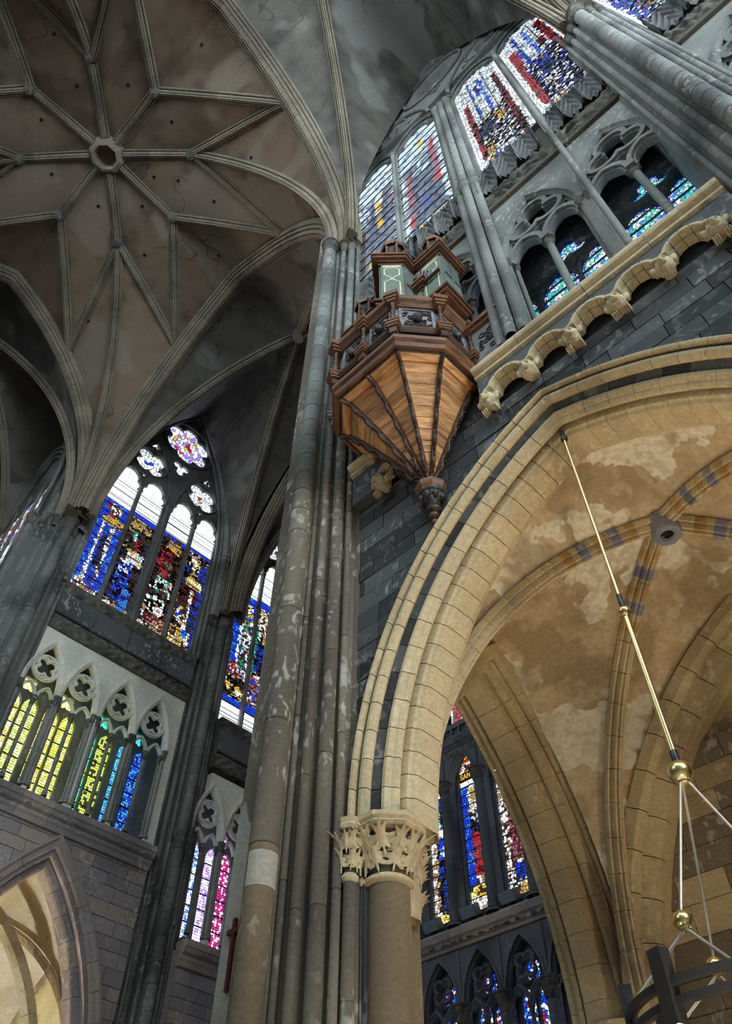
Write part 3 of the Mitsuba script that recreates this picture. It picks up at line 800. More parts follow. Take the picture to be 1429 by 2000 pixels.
for i, u in enumerate(TC):
    bay = uid(tri + "__arcade")
    op = arch_poly(u, .97, 18.85, 2.35, 18.62)
    tf = foil(u, 20.08, .74, 3, math.pi / 2, .5)
    bars(bay, R, op, [foil_line(tf)] + [arch_line(u + sd * .485, .44, 18.75, .66, 18.6) for sd in (-1, 1)], .11, 7.03, 7.32, "grey_stone_1")
    arch_stones(bay, "arch_stone", R, u, .97, 18.85, 2.35, 7.0, np.array([(-.05, .1), (-.05, .04), (.0, 0), (.02, -.04), (.08, -.05), (.12, 0), (.12, .1)]), 6, GREY, gap=.008)
    small_col(bay, 7.2, u, .085, 15.12, 18.75, .32, "grey_stone_1", i)
    for s in (-1, 1):
        small_col(bay, 7.06, u + s * .99, .065, 15.12, 18.9, .34, "grey_stone_1", i + 4, .5, False)
        small_col(bay, 7.2, u + s * .9, .055, 15.12, 18.75, .3, "grey_stone_0", i + 8)
# the passage and its outer wall with teal glass
add("passage_floor", bx(7.0, 8.5, -1.6, 7.1, 14.9, 15.1), "soot_stone_0", tri)
add("passage_roof", bx(7.3, 8.5, -1.6, 7.1, 21.9, 22.1), "soot_stone_0", tri)
for y in (-1.62, 7.0):
    add("passage_end", bx(7.36, 8.5, y, y + .1, 15.4, 21.9), "soot_stone_0", tri)
rear = box(-1.6, 15.1, 7.1, 21.9)
rholes, wk = [], []
for u in TC:
    for s in (-1, 1):
        rholes.append(arch_poly(u - .1 + s * .53, .49, 18.45, .75, 15.3))
    rholes.append(foil(u - .1, 19.75, .55, 3, math.pi / 2, .5))
add("outer_wall", ext(R, rear.difference(unary_union(rholes)), 8.12, 8.36), "soot_stone_0", tri)
w = "window_1"
_used.add(w)
tag(w, "teal and white patterned leaded glass behind the triforium arcade", None, None, "structure")
def teal_style(u, z, g):
    return ("pale", "teal", "cyan", "white", "teal", "pale", "cobalt", "emerald")[int(g.integers(8))]
bucket = {}
for i, h in enumerate(rholes):
    b0 = h.bounds
    inner = h.buffer(-.05)
    glaze(w, R, inner, 8.3, teal_style, .085, 1.2, .008, 50 + i, bucket=bucket)
    edge = h.difference(h.buffer(-.04))
    glaze(w, R, edge, 8.3, lambda u, z, g: ("cobalt", "white", "violet", "blue")[int(g.integers(4))], .1, 1.0, .008, 90 + i, bucket=bucket)
    add("lead_backing", ext(R, h.buffer(.03), 8.33, 8.35), "lead", w)
    for z in np.arange(15.9, b0[3], .42):
        if b0[3] - b0[1] > 2:
            add("saddle_bar", ext(R, box(b0[0], z, b0[2], z + .035), 8.24, 8.28), "iron", w)
flush(w, R, bucket, 8.3, 1.1, .03)

# ---- frieze and drapery
fz = thing("frieze", "dark carved frieze of stone drapery swags over a leaf border below the high windows", "frieze")
run_y(fz, "string_course", np.array([(7.02, 22.0), (6.9, 22.02), (6.86, 22.1), (6.9, 22.18), (6.97, 22.24), (7.02, 22.24)]), -1.6, 7.1, 1.6, ["worn_stone_0"])
def carved_band(parent, fr, u0, u1, z0, z1, d, mat, amp=.12, res=.045, seed=1, name="leaf_border"):
    nu, nz = int((u1 - u0) / res), max(6, int((z1 - z0) / res))
    U, Z = np.meshgrid(np.linspace(u0, u1, nu), np.linspace(z0, z1, nz))
    f = meshkit.fbm(np.stack([U * 5.5, Z * 5.5, U * 0 + seed], -1), 3, seed)
    c = np.abs(np.sin(U * 7 + 2.2 * np.sin(Z * 6))) * np.abs(np.sin(Z * 8 + 1.5 * np.sin(U * 5)))
    dd = np.clip(f * 1.1 + c * .5 - .45, 0, 1) * amp * 1.6 * np.minimum(1, 6 * np.minimum(Z - z0, z1 - Z) / (z1 - z0))
    P3 = fr.p(U, d - dd, Z)
    m = gridmesh(P3)
    return add(name, m, mat, parent, smooth=50, label="carved leaf border")
for i, (a, b) in enumerate(((-1.55, .2), (.42, 2.4), (2.65, 4.55), (4.8, 7.0))):
    carved_band(fz, R, a, b, 22.26, 23.15, 6.98, "dark_carving", .14, .045, i)
def swag(parent, fr, u0, u1, z0, z1, d, mat):
    U, Zt = np.meshgrid(np.linspace(-1, 1, 41), np.linspace(0, 1, 22))
    hang = Zt + .55 * (1 - U ** 2) * Zt ** .6
    fold = np.abs(np.sin((Zt * 1.6 + .9 * (1 - np.abs(U)) ** 1.3) * 6.5)) * (1 - np.abs(U) ** 6)
    tail = np.abs(np.sin(U * 22)) * np.clip((np.abs(U) - .72) / .2, 0, 1)
    dd = .05 + .17 * fold * (1 - .5 * Zt) + .16 * tail + .1 * np.exp(-((np.abs(U) - .95) / .1) ** 2)
    depth = np.where(np.abs(U) > .8, 1.0, .72 + .28 * (1 - U ** 2))
    z = z1 - (z1 - z0) * Zt * depth
    add("drapery_swag", gridmesh(fr.p(u0 + (u1 - u0) * (U + 1) / 2, d - dd, z)), mat, parent, smooth=60, label="stone drapery swag")
for a, b, n in ((-1.55, .2, 3), (.42, 2.4, 3), (2.65, 4.55, 3), (4.8, 7.0, 3)):
    for k in range(n):
        s = (b - a) / n
        swag(fz, R, a + k * s, a + (k + 1) * s, 23.1, 24.75, 6.99, "grey_carving")
add("backing", ext(R, box(-1.6, 22.05, 7.1, 24.85), 6.985, 7.3), "dark_carving", fz)
add("sill", ext(R, box(-1.6, 24.74, 7.1, 24.86), 6.84, 7.1), "grey_stone_0", fz)

# ---- the high window of the organ bay
w2 = "window_2"
_used.add(w2)
tag(w2, "tall four-light stained glass window above the organ, two lights blurred behind horizontal bars", None, None, "structure")
WC, WA, WZ, WH = 2.7, 4.72, 34.0, 8.2
out = arch_poly(WC, WA, WZ, WH, 24.8)
LU = [6.4, 4.2, 1.2, -1.0]
lights = [arch_poly(u, 1.0, 35.1, 1.25, 24.9) for u in LU]
heads = [unary_union([box(u - 1, 24.9, u + 1, 34.95), Point(u - .62, 35.1).buffer(.38), Point(u + .62, 35.1).buffer(.38), Point(u, 35.55).buffer(.62), box(u - .62, 34.9, u + .62, 35.5)]) for u in LU]
quats = [foil(5.3, 37.55, .6, 4, math.pi / 4), foil(.1, 37.55, .6, 4, math.pi / 4)]
rose = foil(WC, 39.7, 1.0, 6, math.pi / 6, .6)
tris = [foil(WC, 37.75, .32, 3, -math.pi / 2), foil(5.0, 39.6, .3, 3, .6), foil(.4, 39.6, .3, 3, 2.5), foil(6.4, 36.9, .2, 3, 1), foil(4.2, 36.9, .2, 3, 1), foil(1.2, 36.9, .2, 3, 1), foil(-1.0, 36.9, .2, 3, 1)]
tp = out.difference(unary_union(heads + quats + [rose] + tris))
add("tracery", join([ext(R, tp.intersection(box(-3, 24, 8, 36.45)), 6.92, 7.12), ext(R, tp.intersection(box(-3, 36.45, 8, 44)), 6.72, 7.12)]), "dark_tracery", w2)
for u in LU:
    roll(w2, R, arch_line(u, 1.02, 35.1, 1.27), 6.86, .06, "dark_tracery", "light_arch")
for u, a in ((5.3, 2.12), (.1, 2.12)):
    roll(w2, R, arch_line(u, a, 35.1, 3.85), 6.68, .085, "dark_tracery", "pair_arch")
    roll(w2, R, circle_line(u, 37.55, .98), 6.7, .06, "dark_tracery", "foil_ring", True)
roll(w2, R, circle_line(WC, 39.8, 1.62), 6.68, .075, "dark_tracery", "rose_ring", True)
roll(w2, R, arch_line(WC, WA - .05, WZ, WH), 6.66, .1, "dark_tracery", "frame_arch")
roll(w2, R, arch_line(WC, WA - .3, WZ, WH - .3), 6.7, .06, "dark_tracery", "frame_arch")
wf = uid(nv + "__wall_arch")
for sd in (1,):
    arch_stones(wf, "voussoir", R, 2.6, 4.75, 34.0, 8.2, 6.72, np.array([(-.2, .3), (-.2, .06), (-.1, -.02), (-.02, -.12), (.1, -.1), (.16, 0), (.3, .05), (.3, .3)]), 14, GREY, z0=28.0)
add("spandrel_wall", ext(R, box(-2.3, 24.8, 7.4, 43.5).difference(out), 6.95, 7.6), "dark_tracery", wr)
for u, zt, r, n in ((5.3, 35.1, .075, 1), (.1, 35.1, .075, 1), (2.7, 35.1, .13, 3)):
    hk = uid(w2 + "__mullion")
    add("bar", ext(R, box(u - .13, 24.8, u + .13, zt + .6), 6.9, 7.12), "grey_stone_0", hk)
    for k in range(n):
        dy = (k - (n - 1) / 2) * .26
        add("shaft", lathe(6.83 - (.08 if abs(dy) < .01 and n > 1 else 0), u + dy, [(r, 15.12), (r, zt - .25)], 12), "grey_stone_1", hk, smooth=True)
        add("collar", lathe(6.83 - (.08 if abs(dy) < .01 and n > 1 else 0), u + dy, [(r, 24.2), (r * 1.6, 24.3), (r * 1.6, 24.45), (r * 1.25, 24.6), (r * 1.6, 24.7), (r, 24.85)], 12), "grey_stone_0", hk, smooth=40)
        add("capital", knob_ring(6.83, u + dy, r, zt - .3, zt, k, amp=.03, seg=18, rows=6), "grey_stone_0", hk, smooth=60)
for u in (7.42, -2.02):
    add("jamb_shaft", lathe(6.86, u, [(.07, 24.8), (.07, 35.1)], 12), "grey_stone_1", w2, smooth=True)

CLEAR = [(0, 1, 0, 1, "pale white sky white pale sky grey white"), (0, .09, 0, 1, "white pale white"), (.91, 1, 0, 1, "white pale white")]
S3 = CLEAR[:1] + [(.1, .22, .12, .72, "red ruby red - ruby"), (.78, .9, .05, .8, "ruby ruby red umber -"), (.3, .36, .45, .95, "blue blue azure pale"), (.52, .6, .4, .9, "blue azure pale blue"), (.4, .5, .72, .84, "ruby - blue"), (.2, .8, 0, .46, "navy - white pale navy grey - tan white -"),
      (.22, .34, .05, .2, "gold tan gold -"), (.55, .7, .3, .42, "gold - gold white"), (.3, .5, .28, .42, "navy - navy steel"), (.25, .7, .02, .1, "pale white navy blue white")] + CLEAR[1:]
S4 = CLEAR[:1] + [(.1, .25, .1, .8, "red red ruby rose red"), (.76, .9, .2, .9, "red ruby red ruby -"), (.28, .36, .5, .95, "blue azure pale blue"), (.5, .58, .55, .95, "blue pale azure"), (.22, .78, .02, .55, "navy white - pale navy - steel white blue -"), (.35, .6, .35, .5, "blue navy - blue steel"),
      (.3, .5, .2, .3, "white pale tan -"), (.6, .72, .6, .7, "ruby red -"), (.2, .4, .02, .12, "blue white rose gold pale")] + CLEAR[1:]
B1 = [(0, 1, 0, 1, "steel steel grey steel navy grey"), (0, 1, .72, 1, "sky pale sky grey sky pale"), (0, .1, 0, 1, "sky grey pale"), (.9, 1, 0, 1, "sky pale grey"), (.12, .3, .45, .75, "grey sky steel sky"), (.45, .62, .5, .72, "sky pale gold sky"), (.5, .6, .36, .58, "gold grey steel gold"), (.78, .86, .5, .7, "rose rose grey"), (.12, .22, .3, .5, "rose grey steel"), (.3, .38, .1, .16, "gold tan grey")]
B2 = [(0, 1, 0, 1, "steel navy steel steel grey"), (0, 1, .68, 1, "sky pale sky sky grey"), (0, .12, 0, 1, "sky sky grey"), (.88, 1, 0, 1, "sky pale grey sky"), (.12, .24, .08, .58, "rose red rose grey steel"), (.74, .86, .3, .8, "rose red grey rose"), (.3, .7, .5, .7, "grey sky steel grey"), (.45, .6, .75, .85, "gold sky sky"), (.4, .55, .2, .3, "grey blue steel"), (.3, .8, .02, .09, "tan gold grey sky")]
buck = {}
for u, h, rs, s in ((1.2, heads[2], S3, 1), (-1.0, heads[3], S4, 2)):
    glaze(w2, R, h, 7.04, regions(rs, u + 1, u - 1, 24.9, 36.1), .13, .85, .011, 11 + s, bucket=buck)
for i, h in enumerate(quats + [rose] + tris):
    glaze(w2, R, h, 7.04, lambda u, z, g: ("pale", "white", "sky", "white")[int(g.integers(4))], .2, 1, .012, 31 + i, bucket=buck)
flush(w2, R, buck, 7.04, 0.8, .03)
buck = {}
for u, h, rs, s in ((6.4, heads[0], B1, 1), (4.2, heads[1], B2, 2)):
    glaze(w2, R, h, 7.04, regions(rs, u + 1, u - 1, 24.9, 36.1), .15, 1.0, .0, 21 + s, bucket=buck, jitter=.45)
    for z in np.arange(25.5, 35.3, .78):
        add("horizontal_bar", ext(R, box(u - 1, z, u + 1, z + .035), 6.93, 6.96), "iron", w2)
flush(w2, R, buck, 7.05, 0.95, .03)
for u, h in zip(LU[2:], heads[2:]):
    for k in (-.33, .33):
        add("standard_bar", ext(R, box(u + k - .015, 24.9, u + k + .015, 35.4), 6.98, 7.0), "iron", w2)
add("lead_backing", ext(R, out, 7.1, 7.12), "lead", w2)

# ---- the next bay, beyond the pier at the upper right
add("upper_wall", ext(R, box(-12, 15.4, -3.0, 43.5).difference(arch_poly(-7.1, 4.72, 34, 8.2, 24.8)).difference(arch_poly(-4.05, .97, 18.85, 2.35, 15.5)), 7.0, 7.6), "grey_stone_2", wr)
nb = uid(tri + "__arcade")
bars(nb, R, arch_poly(-4.05, .97, 18.85, 2.35, 18.62), [foil_line(foil(-4.05, 20.08, .74, 3, math.pi / 2, .5))] + [arch_line(-4.05 + sd * .485, .44, 18.75, .66, 18.6) for sd in (-1, 1)], .11, 7.03, 7.32, "grey_stone_1")
arch_stones(nb, "arch_stone", R, -4.05, .97, 18.85, 2.35, 7.0, np.array([(-.05, .1), (-.05, .04), (.0, 0), (.02, -.04), (.08, -.05), (.12, 0), (.12, .1)]), 6, GREY, gap=.008)
add("passage_back", bx(8.1, 8.3, -6, -3, 15.4, 22), "soot_stone_0", tri)
fz2 = thing("frieze", "stone drapery and leaf frieze in the next bay, at the top right corner", "frieze")
carved_band(fz2, R, -7.0, -3.05, 22.26, 23.15, 6.98, "dark_carving", .14, .045, 9)
for k in range(5):
    swag(fz2, R, -3.1 - (k + 1) * .75, -3.1 - k * .75, 23.1, 24.75, 6.99, "grey_carving")
run_y(fz2, "string_course", np.array([(7.02, 22.0), (6.9, 22.02), (6.86, 22.1), (6.9, 22.18), (6.97, 22.24), (7.02, 22.24)]), -9, -3.0, 1.6, ["worn_stone_0"])
w3 = "window_3"
_used.add(w3)
tag(w3, "blue and yellow stained glass light at the top right corner beyond the pale pier", None, None, "structure")
lt = box(-5.15, 24.85, -3.15, 35.2)
SB = [(0, 1, 0, 1, "blue blue navy azure - white blue"), (.2, .8, .1, .9, "blue navy - azure blue pale ruby -"), (.25, .75, .06, .14, "gold gold green - lemon blue"), (.2, .5, .14, .24, "- red umber green blue"), (.5, .8, .18, .3, "gold lemon green - tan"), (0, .07, 0, 1, "white"), (.93, 1, 0, 1, "white pale white"), (.07, .93, 0, .02, "white pale")]
glaze(w3, R, lt, 7.04, regions(SB, -3.15, -5.15, 24.85, 35.2), .13, .85, .011, 77, 0.8, .03)
add("lead_backing", ext(R, arch_poly(-7.1, 4.72, 34, 8.2, 24.8), 7.1, 7.12), "lead", w3)

# ------------------------------------------------------------------ the transept's eastern wall
wl = "wall_left"
_used.add(wl)
tag(wl, "grey purplish transept wall of worn blocks under the coloured triforium", None, None, "structure")
LAC, LAA, LAZ, LAH = 11.05, 2.75, 7.6, 6.4
lower1 = box(7.6, 6.0, 14.75, 15.05).difference(arch_poly(LAC, LAA, LAZ, LAH, 0, .72))
bsdf("purple_stone_0", stone_fn((0.36, 0.32, 0.325), (0.22, 0.205, 0.215), (0.54, 0.52, 0.5), 0.85, .6, spots=.7))
bsdf("purple_stone_1", stone_fn((0.36, 0.32, 0.325), (0.22, 0.205, 0.215), (0.54, 0.52, 0.5), 1.0, .6, spots=.7))
bsdf("purple_stone_2", stone_fn((0.4, 0.34, 0.3), (0.26, 0.23, 0.21), (0.45, 0.44, 0.42), 1.0, .6, spots=.8))
PUR = ["purple_stone_0", "purple_stone_1", "purple_stone_2"]
masonry(wl, L, lower1, 25.6, PUR, .46, (.8, 1.5), .12, .02, name="stone", lim=150)
masonry(wl, L, box(16.8, 6.0, 24.5, 12.5), 25.6, PUR, .46, (.8, 1.4), .12, .02, name="stone", lim=120)
add("wall_core", ext(L, unary_union([box(7.4, 0, 16.3, 15.6), box(16.2, 0, 27, 12.9)]).difference(arch_poly(LAC, LAA, LAZ, LAH, -1, .3)), 25.71, 26.4), "purple_stone_0", wl)
la = thing("chapel_arch", "pointed arch at the lower left corner, dark outside, opening on a golden lit chapel", "arch")
for nm, pr, K, mt in (("outer_order", np.array([(-.12, .78), (-.12, .7), (-.04, .62), (-.02, .5), (.06, .42), (.14, .46), (.2, .56), (.3, .6), (.3, .78)]), 12, PUR),
                      ("inner_order", np.array([(.14, .56), (.14, .4), (.2, .3), (.3, .27), (.36, .34), (.36, .14), (.42, .05), (.5, .0), (.9, .0), (.9, .56)]), 12, PUR)):
    arch_stones(uid(la + "__" + nm), "voussoir", L, LAC, LAA, LAZ, LAH, 25.6, pr, K, mt, z0=5.0)

def cornice_x(key, x0, x1, z, label):
    _used.add(key)
    tag(key, label, None, None, "structure")
    run_x(key, "cornice_stone", np.array([(25.7, z - .85), (25.5, z - .85), (25.46, z - .7), (25.4, z - .62), (25.42, z - .5), (25.3, z - .44), (25.25, z - .3), (25.2, z - .26), (25.18, z - .05), (25.3, z), (25.9, z)]), x0, x1, 1.4, PUR)
    carved_band(key, L, x0, x1, z - .44, z - .26, 25.3, "purple_stone_0", .06, .045, 3)
cornice_x("trim_2", 7.8, 14.75, 15.9, "moulded cornice under the yellow, green and blue triforium lights")
cornice_x("trim_3", 16.75, 24.6, 13.25, "moulded cornice under the violet triforium lights, seen between two piers")

def tri_left(key, label, centres, dz, u0, u1, colours, wkey, wlabel):
    t = thing(key, label, "triforium")
    pl = box(u0, 16.0 + dz, u1, 22.7 + dz)
    for u in centres:
        pl = pl.difference(arch_poly(u, .74, 19.95 + dz, 2.15, 15 + dz))
    add("wall_plate", ext(L, pl, 25.6, 25.95), "pale_stone", t)
    _used.add(wkey)
    tag(wkey, wlabel, None, None, "structure")
    for i, u in enumerate(centres):
        k = uid(t + "__arcade")
        z = dz
        op = arch_poly(u, .74, 19.95 + z, 2.15, 19.5 + z)
        ql = foil(u, 20.95 + z, .47, 4, math.pi / 4)
        bars(k, L, op, [foil_line(ql), circle_line(u, 20.95 + z, .53)] + [arch_line(u + sd * .365, .33, 19.55 + z, .6, 19.4 + z) for sd in (-1, 1)], .06, 25.66, 25.84, "pale_stone")
        arch_stones(k, "arch_stone", L, u, .74, 19.95 + z, 2.15, 25.6, np.array([(-.07, .12), (-.07, .06), (-.01, 0), (.02, -.05), (.08, -.04), (.12, .02), (.12, .12)]), 5, ["pale_stone"], gap=.008)
        small_col(k, u, 25.78, .075, 16.2 + z, 19.6 + z, .3, "grey_stone_2", i)
        for s in (-1, 1):
            small_col(k, u + s * .78, 25.6, .06, 16.2 + z, 19.9 + z, .34, "grey_stone_2", i + 3)
            small_col(k, u + s * .68, 25.72, .055, 16.2 + z, 19.7 + z, .3, "grey_stone_2", i + 6)
    add("passage_floor", bx(u0, u1, 25.6, 27.3, 15.75 + dz, 16.0 + dz), "grey_stone_0", t)
    add("passage_roof", bx(u0, u1, 25.9, 27.3, 22.5 + dz, 22.7 + dz), "grey_stone_0", t)
    for x in (u0 - .05, u1 - .05):
        add("passage_end", bx(x, x + .1, 25.9, 27.3, 16 + dz, 22.5 + dz), "grey_stone_0", t)
    hs = []
    for u, cols in zip(centres, colours):
        for s, c in zip((-1, 1), cols):
            h = arch_poly(u + s * .37, .33, 19.75 + dz, .55, 16.3 + dz)
            hs.append(h)
            glaze(wkey, L, h, 26.95, lambda a, b, g, c=c: c.split()[int(g.integers(len(c.split())))], .11, .8, .009, int(u * 10 + s), 1.8, .12, jitter=.1)
            for zz in np.arange(17.1, 19.7, .62) + dz:
                add("saddle_bar", ext(L, box(u + s * .37 - .3, zz, u + s * .37 + .3, zz + .045), 26.88, 26.92), "iron", wkey)
        h = foil(u, 20.75 + dz, .36, 4, math.pi / 4)
        hs.append(h)
        glaze(wkey, L, h, 26.95, lambda a, b, g, c=cols[0]: c.split()[0], .13, 1, .01, int(u * 10 + 5), 1.8, .1)
    add("outer_wall", ext(L, box(u0, 16 + dz, u1, 22.5 + dz).difference(unary_union(hs)), 26.8, 27.05), "grey_stone_0", t)
    add("lead_backing", ext(L, unary_union(hs).buffer(.02), 27.02, 27.06), "lead", wkey)
    return t
TL1 = [8.4, 10.07, 11.86, 13.54]
TL2 = [17.05, 18.7, 20.4, 22.05]
tri_left("triforium", "pale stone triforium arcade with yellow, green and blue lit lancets on the left", TL1, 0, 7.75, 14.75,
         [("lemon lemon amber white", "lemon lemon lime"), ("lemon amber lemon", "amber lemon lime"), ("emerald cyan emerald lime", "lime lime umber"), ("cyan cobalt cyan azure", "azure blue navy")], "window_4", "diamond leaded lancets glowing yellow, green and blue behind the left triforium")
tri_left("triforium", "pale stone triforium arcade with violet lit lancets between the two piers", TL2, -2.6, 16.8, 24.5,
         [("icy icy violet", "icy cobalt icy"), ("lilac lilac violet", "lilac magenta magenta"), ("lilac violet", "magenta magenta"), ("red red", "red red")], "window_5", "lancets glowing white, violet and red behind the triforium between the two piers")

def bands(label, u0, u1, dz, seed):
    f = thing("frieze", label, "frieze")
    carved_band(f, L, u0, u1, 22.68 + dz, 23.38 + dz, 25.5, "dark_carving", .13, .05, seed)
    add("backing", ext(L, box(u0, 22.68 + dz, u1, 25.25 + dz), 25.51, 26.0), "dark_carving", f)
    n = 4
    for k in range(n):
        a, b = u0 + (u1 - u0) * k / n + .03, u0 + (u1 - u0) * (k + 1) / n - .03
        add("panel", chamfered(L, box(a, 23.48 + dz, b, 24.6 + dz), 25.46, 25.55, .03), "soot_stone_2", f)
    carved_band(f, L, u0, u1, 24.62 + dz, 25.2 + dz, 25.5, "dark_carving", .1, .05, seed + 5)
    run_x(f, "moulding", np.array([(25.55, 23.38 + dz), (25.4, 23.38 + dz), (25.36, 23.43 + dz), (25.4, 23.48 + dz), (25.55, 23.48 + dz)]), u0, u1, 1.8, ["soot_stone_1"])
    return f
bands("dark carved leaf frieze and panels under the four-light window on the left", 7.75, 14.75, 0, 11)
bands("dark carved leaf frieze and panels under the window between the two piers", 16.75, 24.5, -2.32, 17)
for u in (9.43, 11.2, 12.98):
    pass

def tall_window(key, label, c, sill, specs, seed, wts):
    _used.add(key)
    tag(key, label, None, None, "structure")
    out = arch_poly(c, 3.45, 31.5, 10.9, sill)
    LU = [c - 2.57, c - 1.0, c + .93, c + 2.56]
    zs = 33.5
    rects = [box(u - .71, sill + .05, u + .71, zs) for u in LU]
    hds = [unary_union([Point(u - .42, zs + .22).buffer(.29), Point(u + .42, zs + .22).buffer(.29), Point(u, zs + .62).buffer(.5), box(u - .45, zs - .05, u + .45, zs + .68)]) for u in LU]
    qs = [foil(c - 1.79, 35.95, 1.02, 4, math.pi / 4), foil(c + 1.75, 35.95, 1.02, 4, math.pi / 4)]
    rose = foil(c, 39.4, 1.55, 6, math.pi / 6, .64)
    tr = [foil(c, 37.1, .55, 3, -math.pi / 2), foil(c - 1.85, 37.5, .3, 3, math.pi / 2), foil(c + 1.85, 37.5, .3, 3, math.pi / 2), foil(c - 1.9, 34.75, .16, 3, -math.pi / 2), foil(c + 1.9, 34.75, .16, 3, -math.pi / 2)]
    holes = rects + hds + qs + [rose] + tr
    add("tracery", ext(L, out.difference(unary_union(holes)), 25.8, 26.0), "dark_tracery", key)
    for u in LU:
        roll(key, L, arch_line(u, .74, zs, 1.25), 25.76, .055, "dark_tracery", "light_arch")
    for u in (c - 1.79, c + 1.75):
        roll(key, L, arch_line(u, 1.55, zs, 4.25), 25.72, .075, "dark_tracery", "pair_arch")
        roll(key, L, circle_line(u, 35.95, 1.05), 25.74, .05, "dark_tracery", "foil_ring", True)
    roll(key, L, circle_line(c, 39.4, 1.68), 25.72, .075, "dark_tracery", "rose_ring", True)
    roll(key, L, arch_line(c, 3.42, 31.5, 10.85, sill), 25.68, .1, "grey_stone_1", "frame_arch")
    roll(key, L, arch_line(c, 3.6, 31.5, 11.2, sill), 25.55, .1, "grey_stone_1", "frame_arch")
    for i, u in enumerate((c - 1.79, c - .03, c + 1.75)):
        r = .1 if i == 1 else .065
        hk = uid(key + "__mullion")
        add("shaft", lathe(u, 25.74, [(r, sill - 2.4), (r, zs - .2)], 12), "dark_tracery", hk, smooth=True)
        add("bar", ext(L, box(u - r * 1.5, sill, u + r * 1.5, zs + .3), 25.76, 26.0), "dark_tracery", hk)
        add("capital", knob_ring(u, 25.74, r, zs - .25, zs, i, amp=.03, seg=18, rows=6), "dark_tracery", hk, smooth=60)
    b = {}
    top = 32.0
    for i, (u, (rs, pz)) in enumerate(zip(LU, specs)):
        lo, hi = pz
        glaze(key, L, box(u - .71, lo, u + .71, hi), 25.94, regions(rs, u - .71, u + .71, lo, hi), .125, .95, .012, seed + i, bucket=b)
        for za, zb in ((sill + .05, lo), (hi, zs)):
            nrow = int(round((zb - za) / .42))
            for k in range(nrow):
                q = box(u - .70, za + (zb - za) * k / nrow + .03, u + .70, za + (zb - za) * (k + 1) / nrow - .03)
                add("white_pane", ext(L, q, 25.94, 25.95), "glass", key, emit=np.array(COL["white"]) * wts, weight=.3)
        for q in list(getattr(hds[i].intersection(box(u - .02 - .7, zs, u - .02, 40)), "geoms", [hds[i].intersection(box(u - .72, zs + .02, u - .012, 40))])) + [hds[i].intersection(box(u + .012, zs + .02, u + .72, 40))]:
            add("head_pane", ext(L, q, 25.94, 25.95), "glass", key, emit=np.array(COL["white"]) * wts * .8, weight=.3)
        for z in np.arange(sill + .6, zs, .62):
            add("saddle_bar", ext(L, box(u - .71, z, u + .71, z + .03), 25.88, 25.91), "iron", key)
    for i, h in enumerate(qs):
        hc = h.centroid
        def st(a, bb, g, hc=hc):
            d = math.hypot(a - hc.x, bb - hc.y)
            return ("red", "tan", "gold", "pale", "blue")[int(g.integers(5))] if d < .22 else ("white", "white", "pale")[int(g.integers(3))]
        glaze(key, L, h, 25.94, st, .24, 1, .018, seed + 20 + i, bucket=b)
    def st(a, bb, g):
        d = math.hypot(a - c, bb - 39.4)
        return ("gold", "red", "tan", "violet")[int(g.integers(4))] if d < .3 or (.75 < d < .95) else ("white", "white", "pale", "violet")[int(g.integers(4))]
    glaze(key, L, rose, 25.94, st, .22, 1, .018, seed + 30, bucket=b)
    for i, h in enumerate(tr):
        glaze(key, L, h, 25.94, lambda a, bb, g: "white", .3, 1, .015, seed + 40 + i, bucket=b)
    flush(key, L, b, 25.94, wts, .05)
    add("lead_backing", ext(L, out, 25.97, 25.99), "lead", key)
    arch_stones(uid(tv + "__wall_arch"), "voussoir", L, c, 3.75, 31.3, 11.2, 25.45, np.array([(-.22, .32), (-.22, .05), (-.12, -.03), (-.02, -.1), (.1, -.06), (.2, .04), (.2, .32)]), 14, GREY, z0=28.0)
    add("upper_wall", ext(L, box(c - 4.2, sill, c + 4.2, 44).difference(out), 25.62, 26.3), "dark_tracery", wl)

F1 = [(0, 1, 0, 1, "blue blue blue azure blue"), (.22, .36, .12, .75, "white pale tan white"), (.62, .76, .12, .72, "white tan white umber"), (.4, .62, .3, .62, "navy umber - navy"), (.15, 1, .74, .82, "gold tan gold umber"), (.3, .75, .82, .97, "white tan umber pale red"), (.2, .36, .9, .97, "red ruby"), (0, .25, .0, .1, "white blue tan"), (.1, .6, .02, .14, "tan tan white umber rose"), (.45, .7, .12, .24, "blue navy blue"), (.6, 1, .0, .1, "tan white umber rose")]
F2 = [(0, 1, 0, 1, "umber - navy umber"), (0, .25, .6, .95, "umber tan - umber"), (0, 1, .95, 1, "blue blue"), (.15, .95, .84, .94, "tan gold umber tan"), (.3, .5, .72, .82, "green emerald white"), (.5, .75, .6, .75, "red - red umber"), (.3, .95, .48, .62, "white pale sky tan gold"), (.2, .8, .34, .5, "white blue pale -"), (.15, .85, .12, .38, "blue azure navy blue -"), (.7, 1, .2, .5, "ruby umber -"), (0, 1, 0, .1, "tan umber white tan"), (.6, .9, .05, .25, "navy blue azure")]
F3 = [(0, 1, 0, 1, "umber - - umber ruby"), (.3, .95, .82, .95, "tan umber gold"), (.1, .7, .62, .85, "- ruby red -"), (.35, .7, .55, .7, "red ruby green"), (.25, .9, .42, .55, "white green pale tan -"), (.1, .9, .26, .42, "green ruby umber - white"), (.05, .9, .12, .3, "white white pale tan -"), (.2, 1, .1, .18, "rose ruby tan"), (0, 1, 0, .1, "tan umber tan white"), (0, 1, .95, 1, "blue blue umber")]
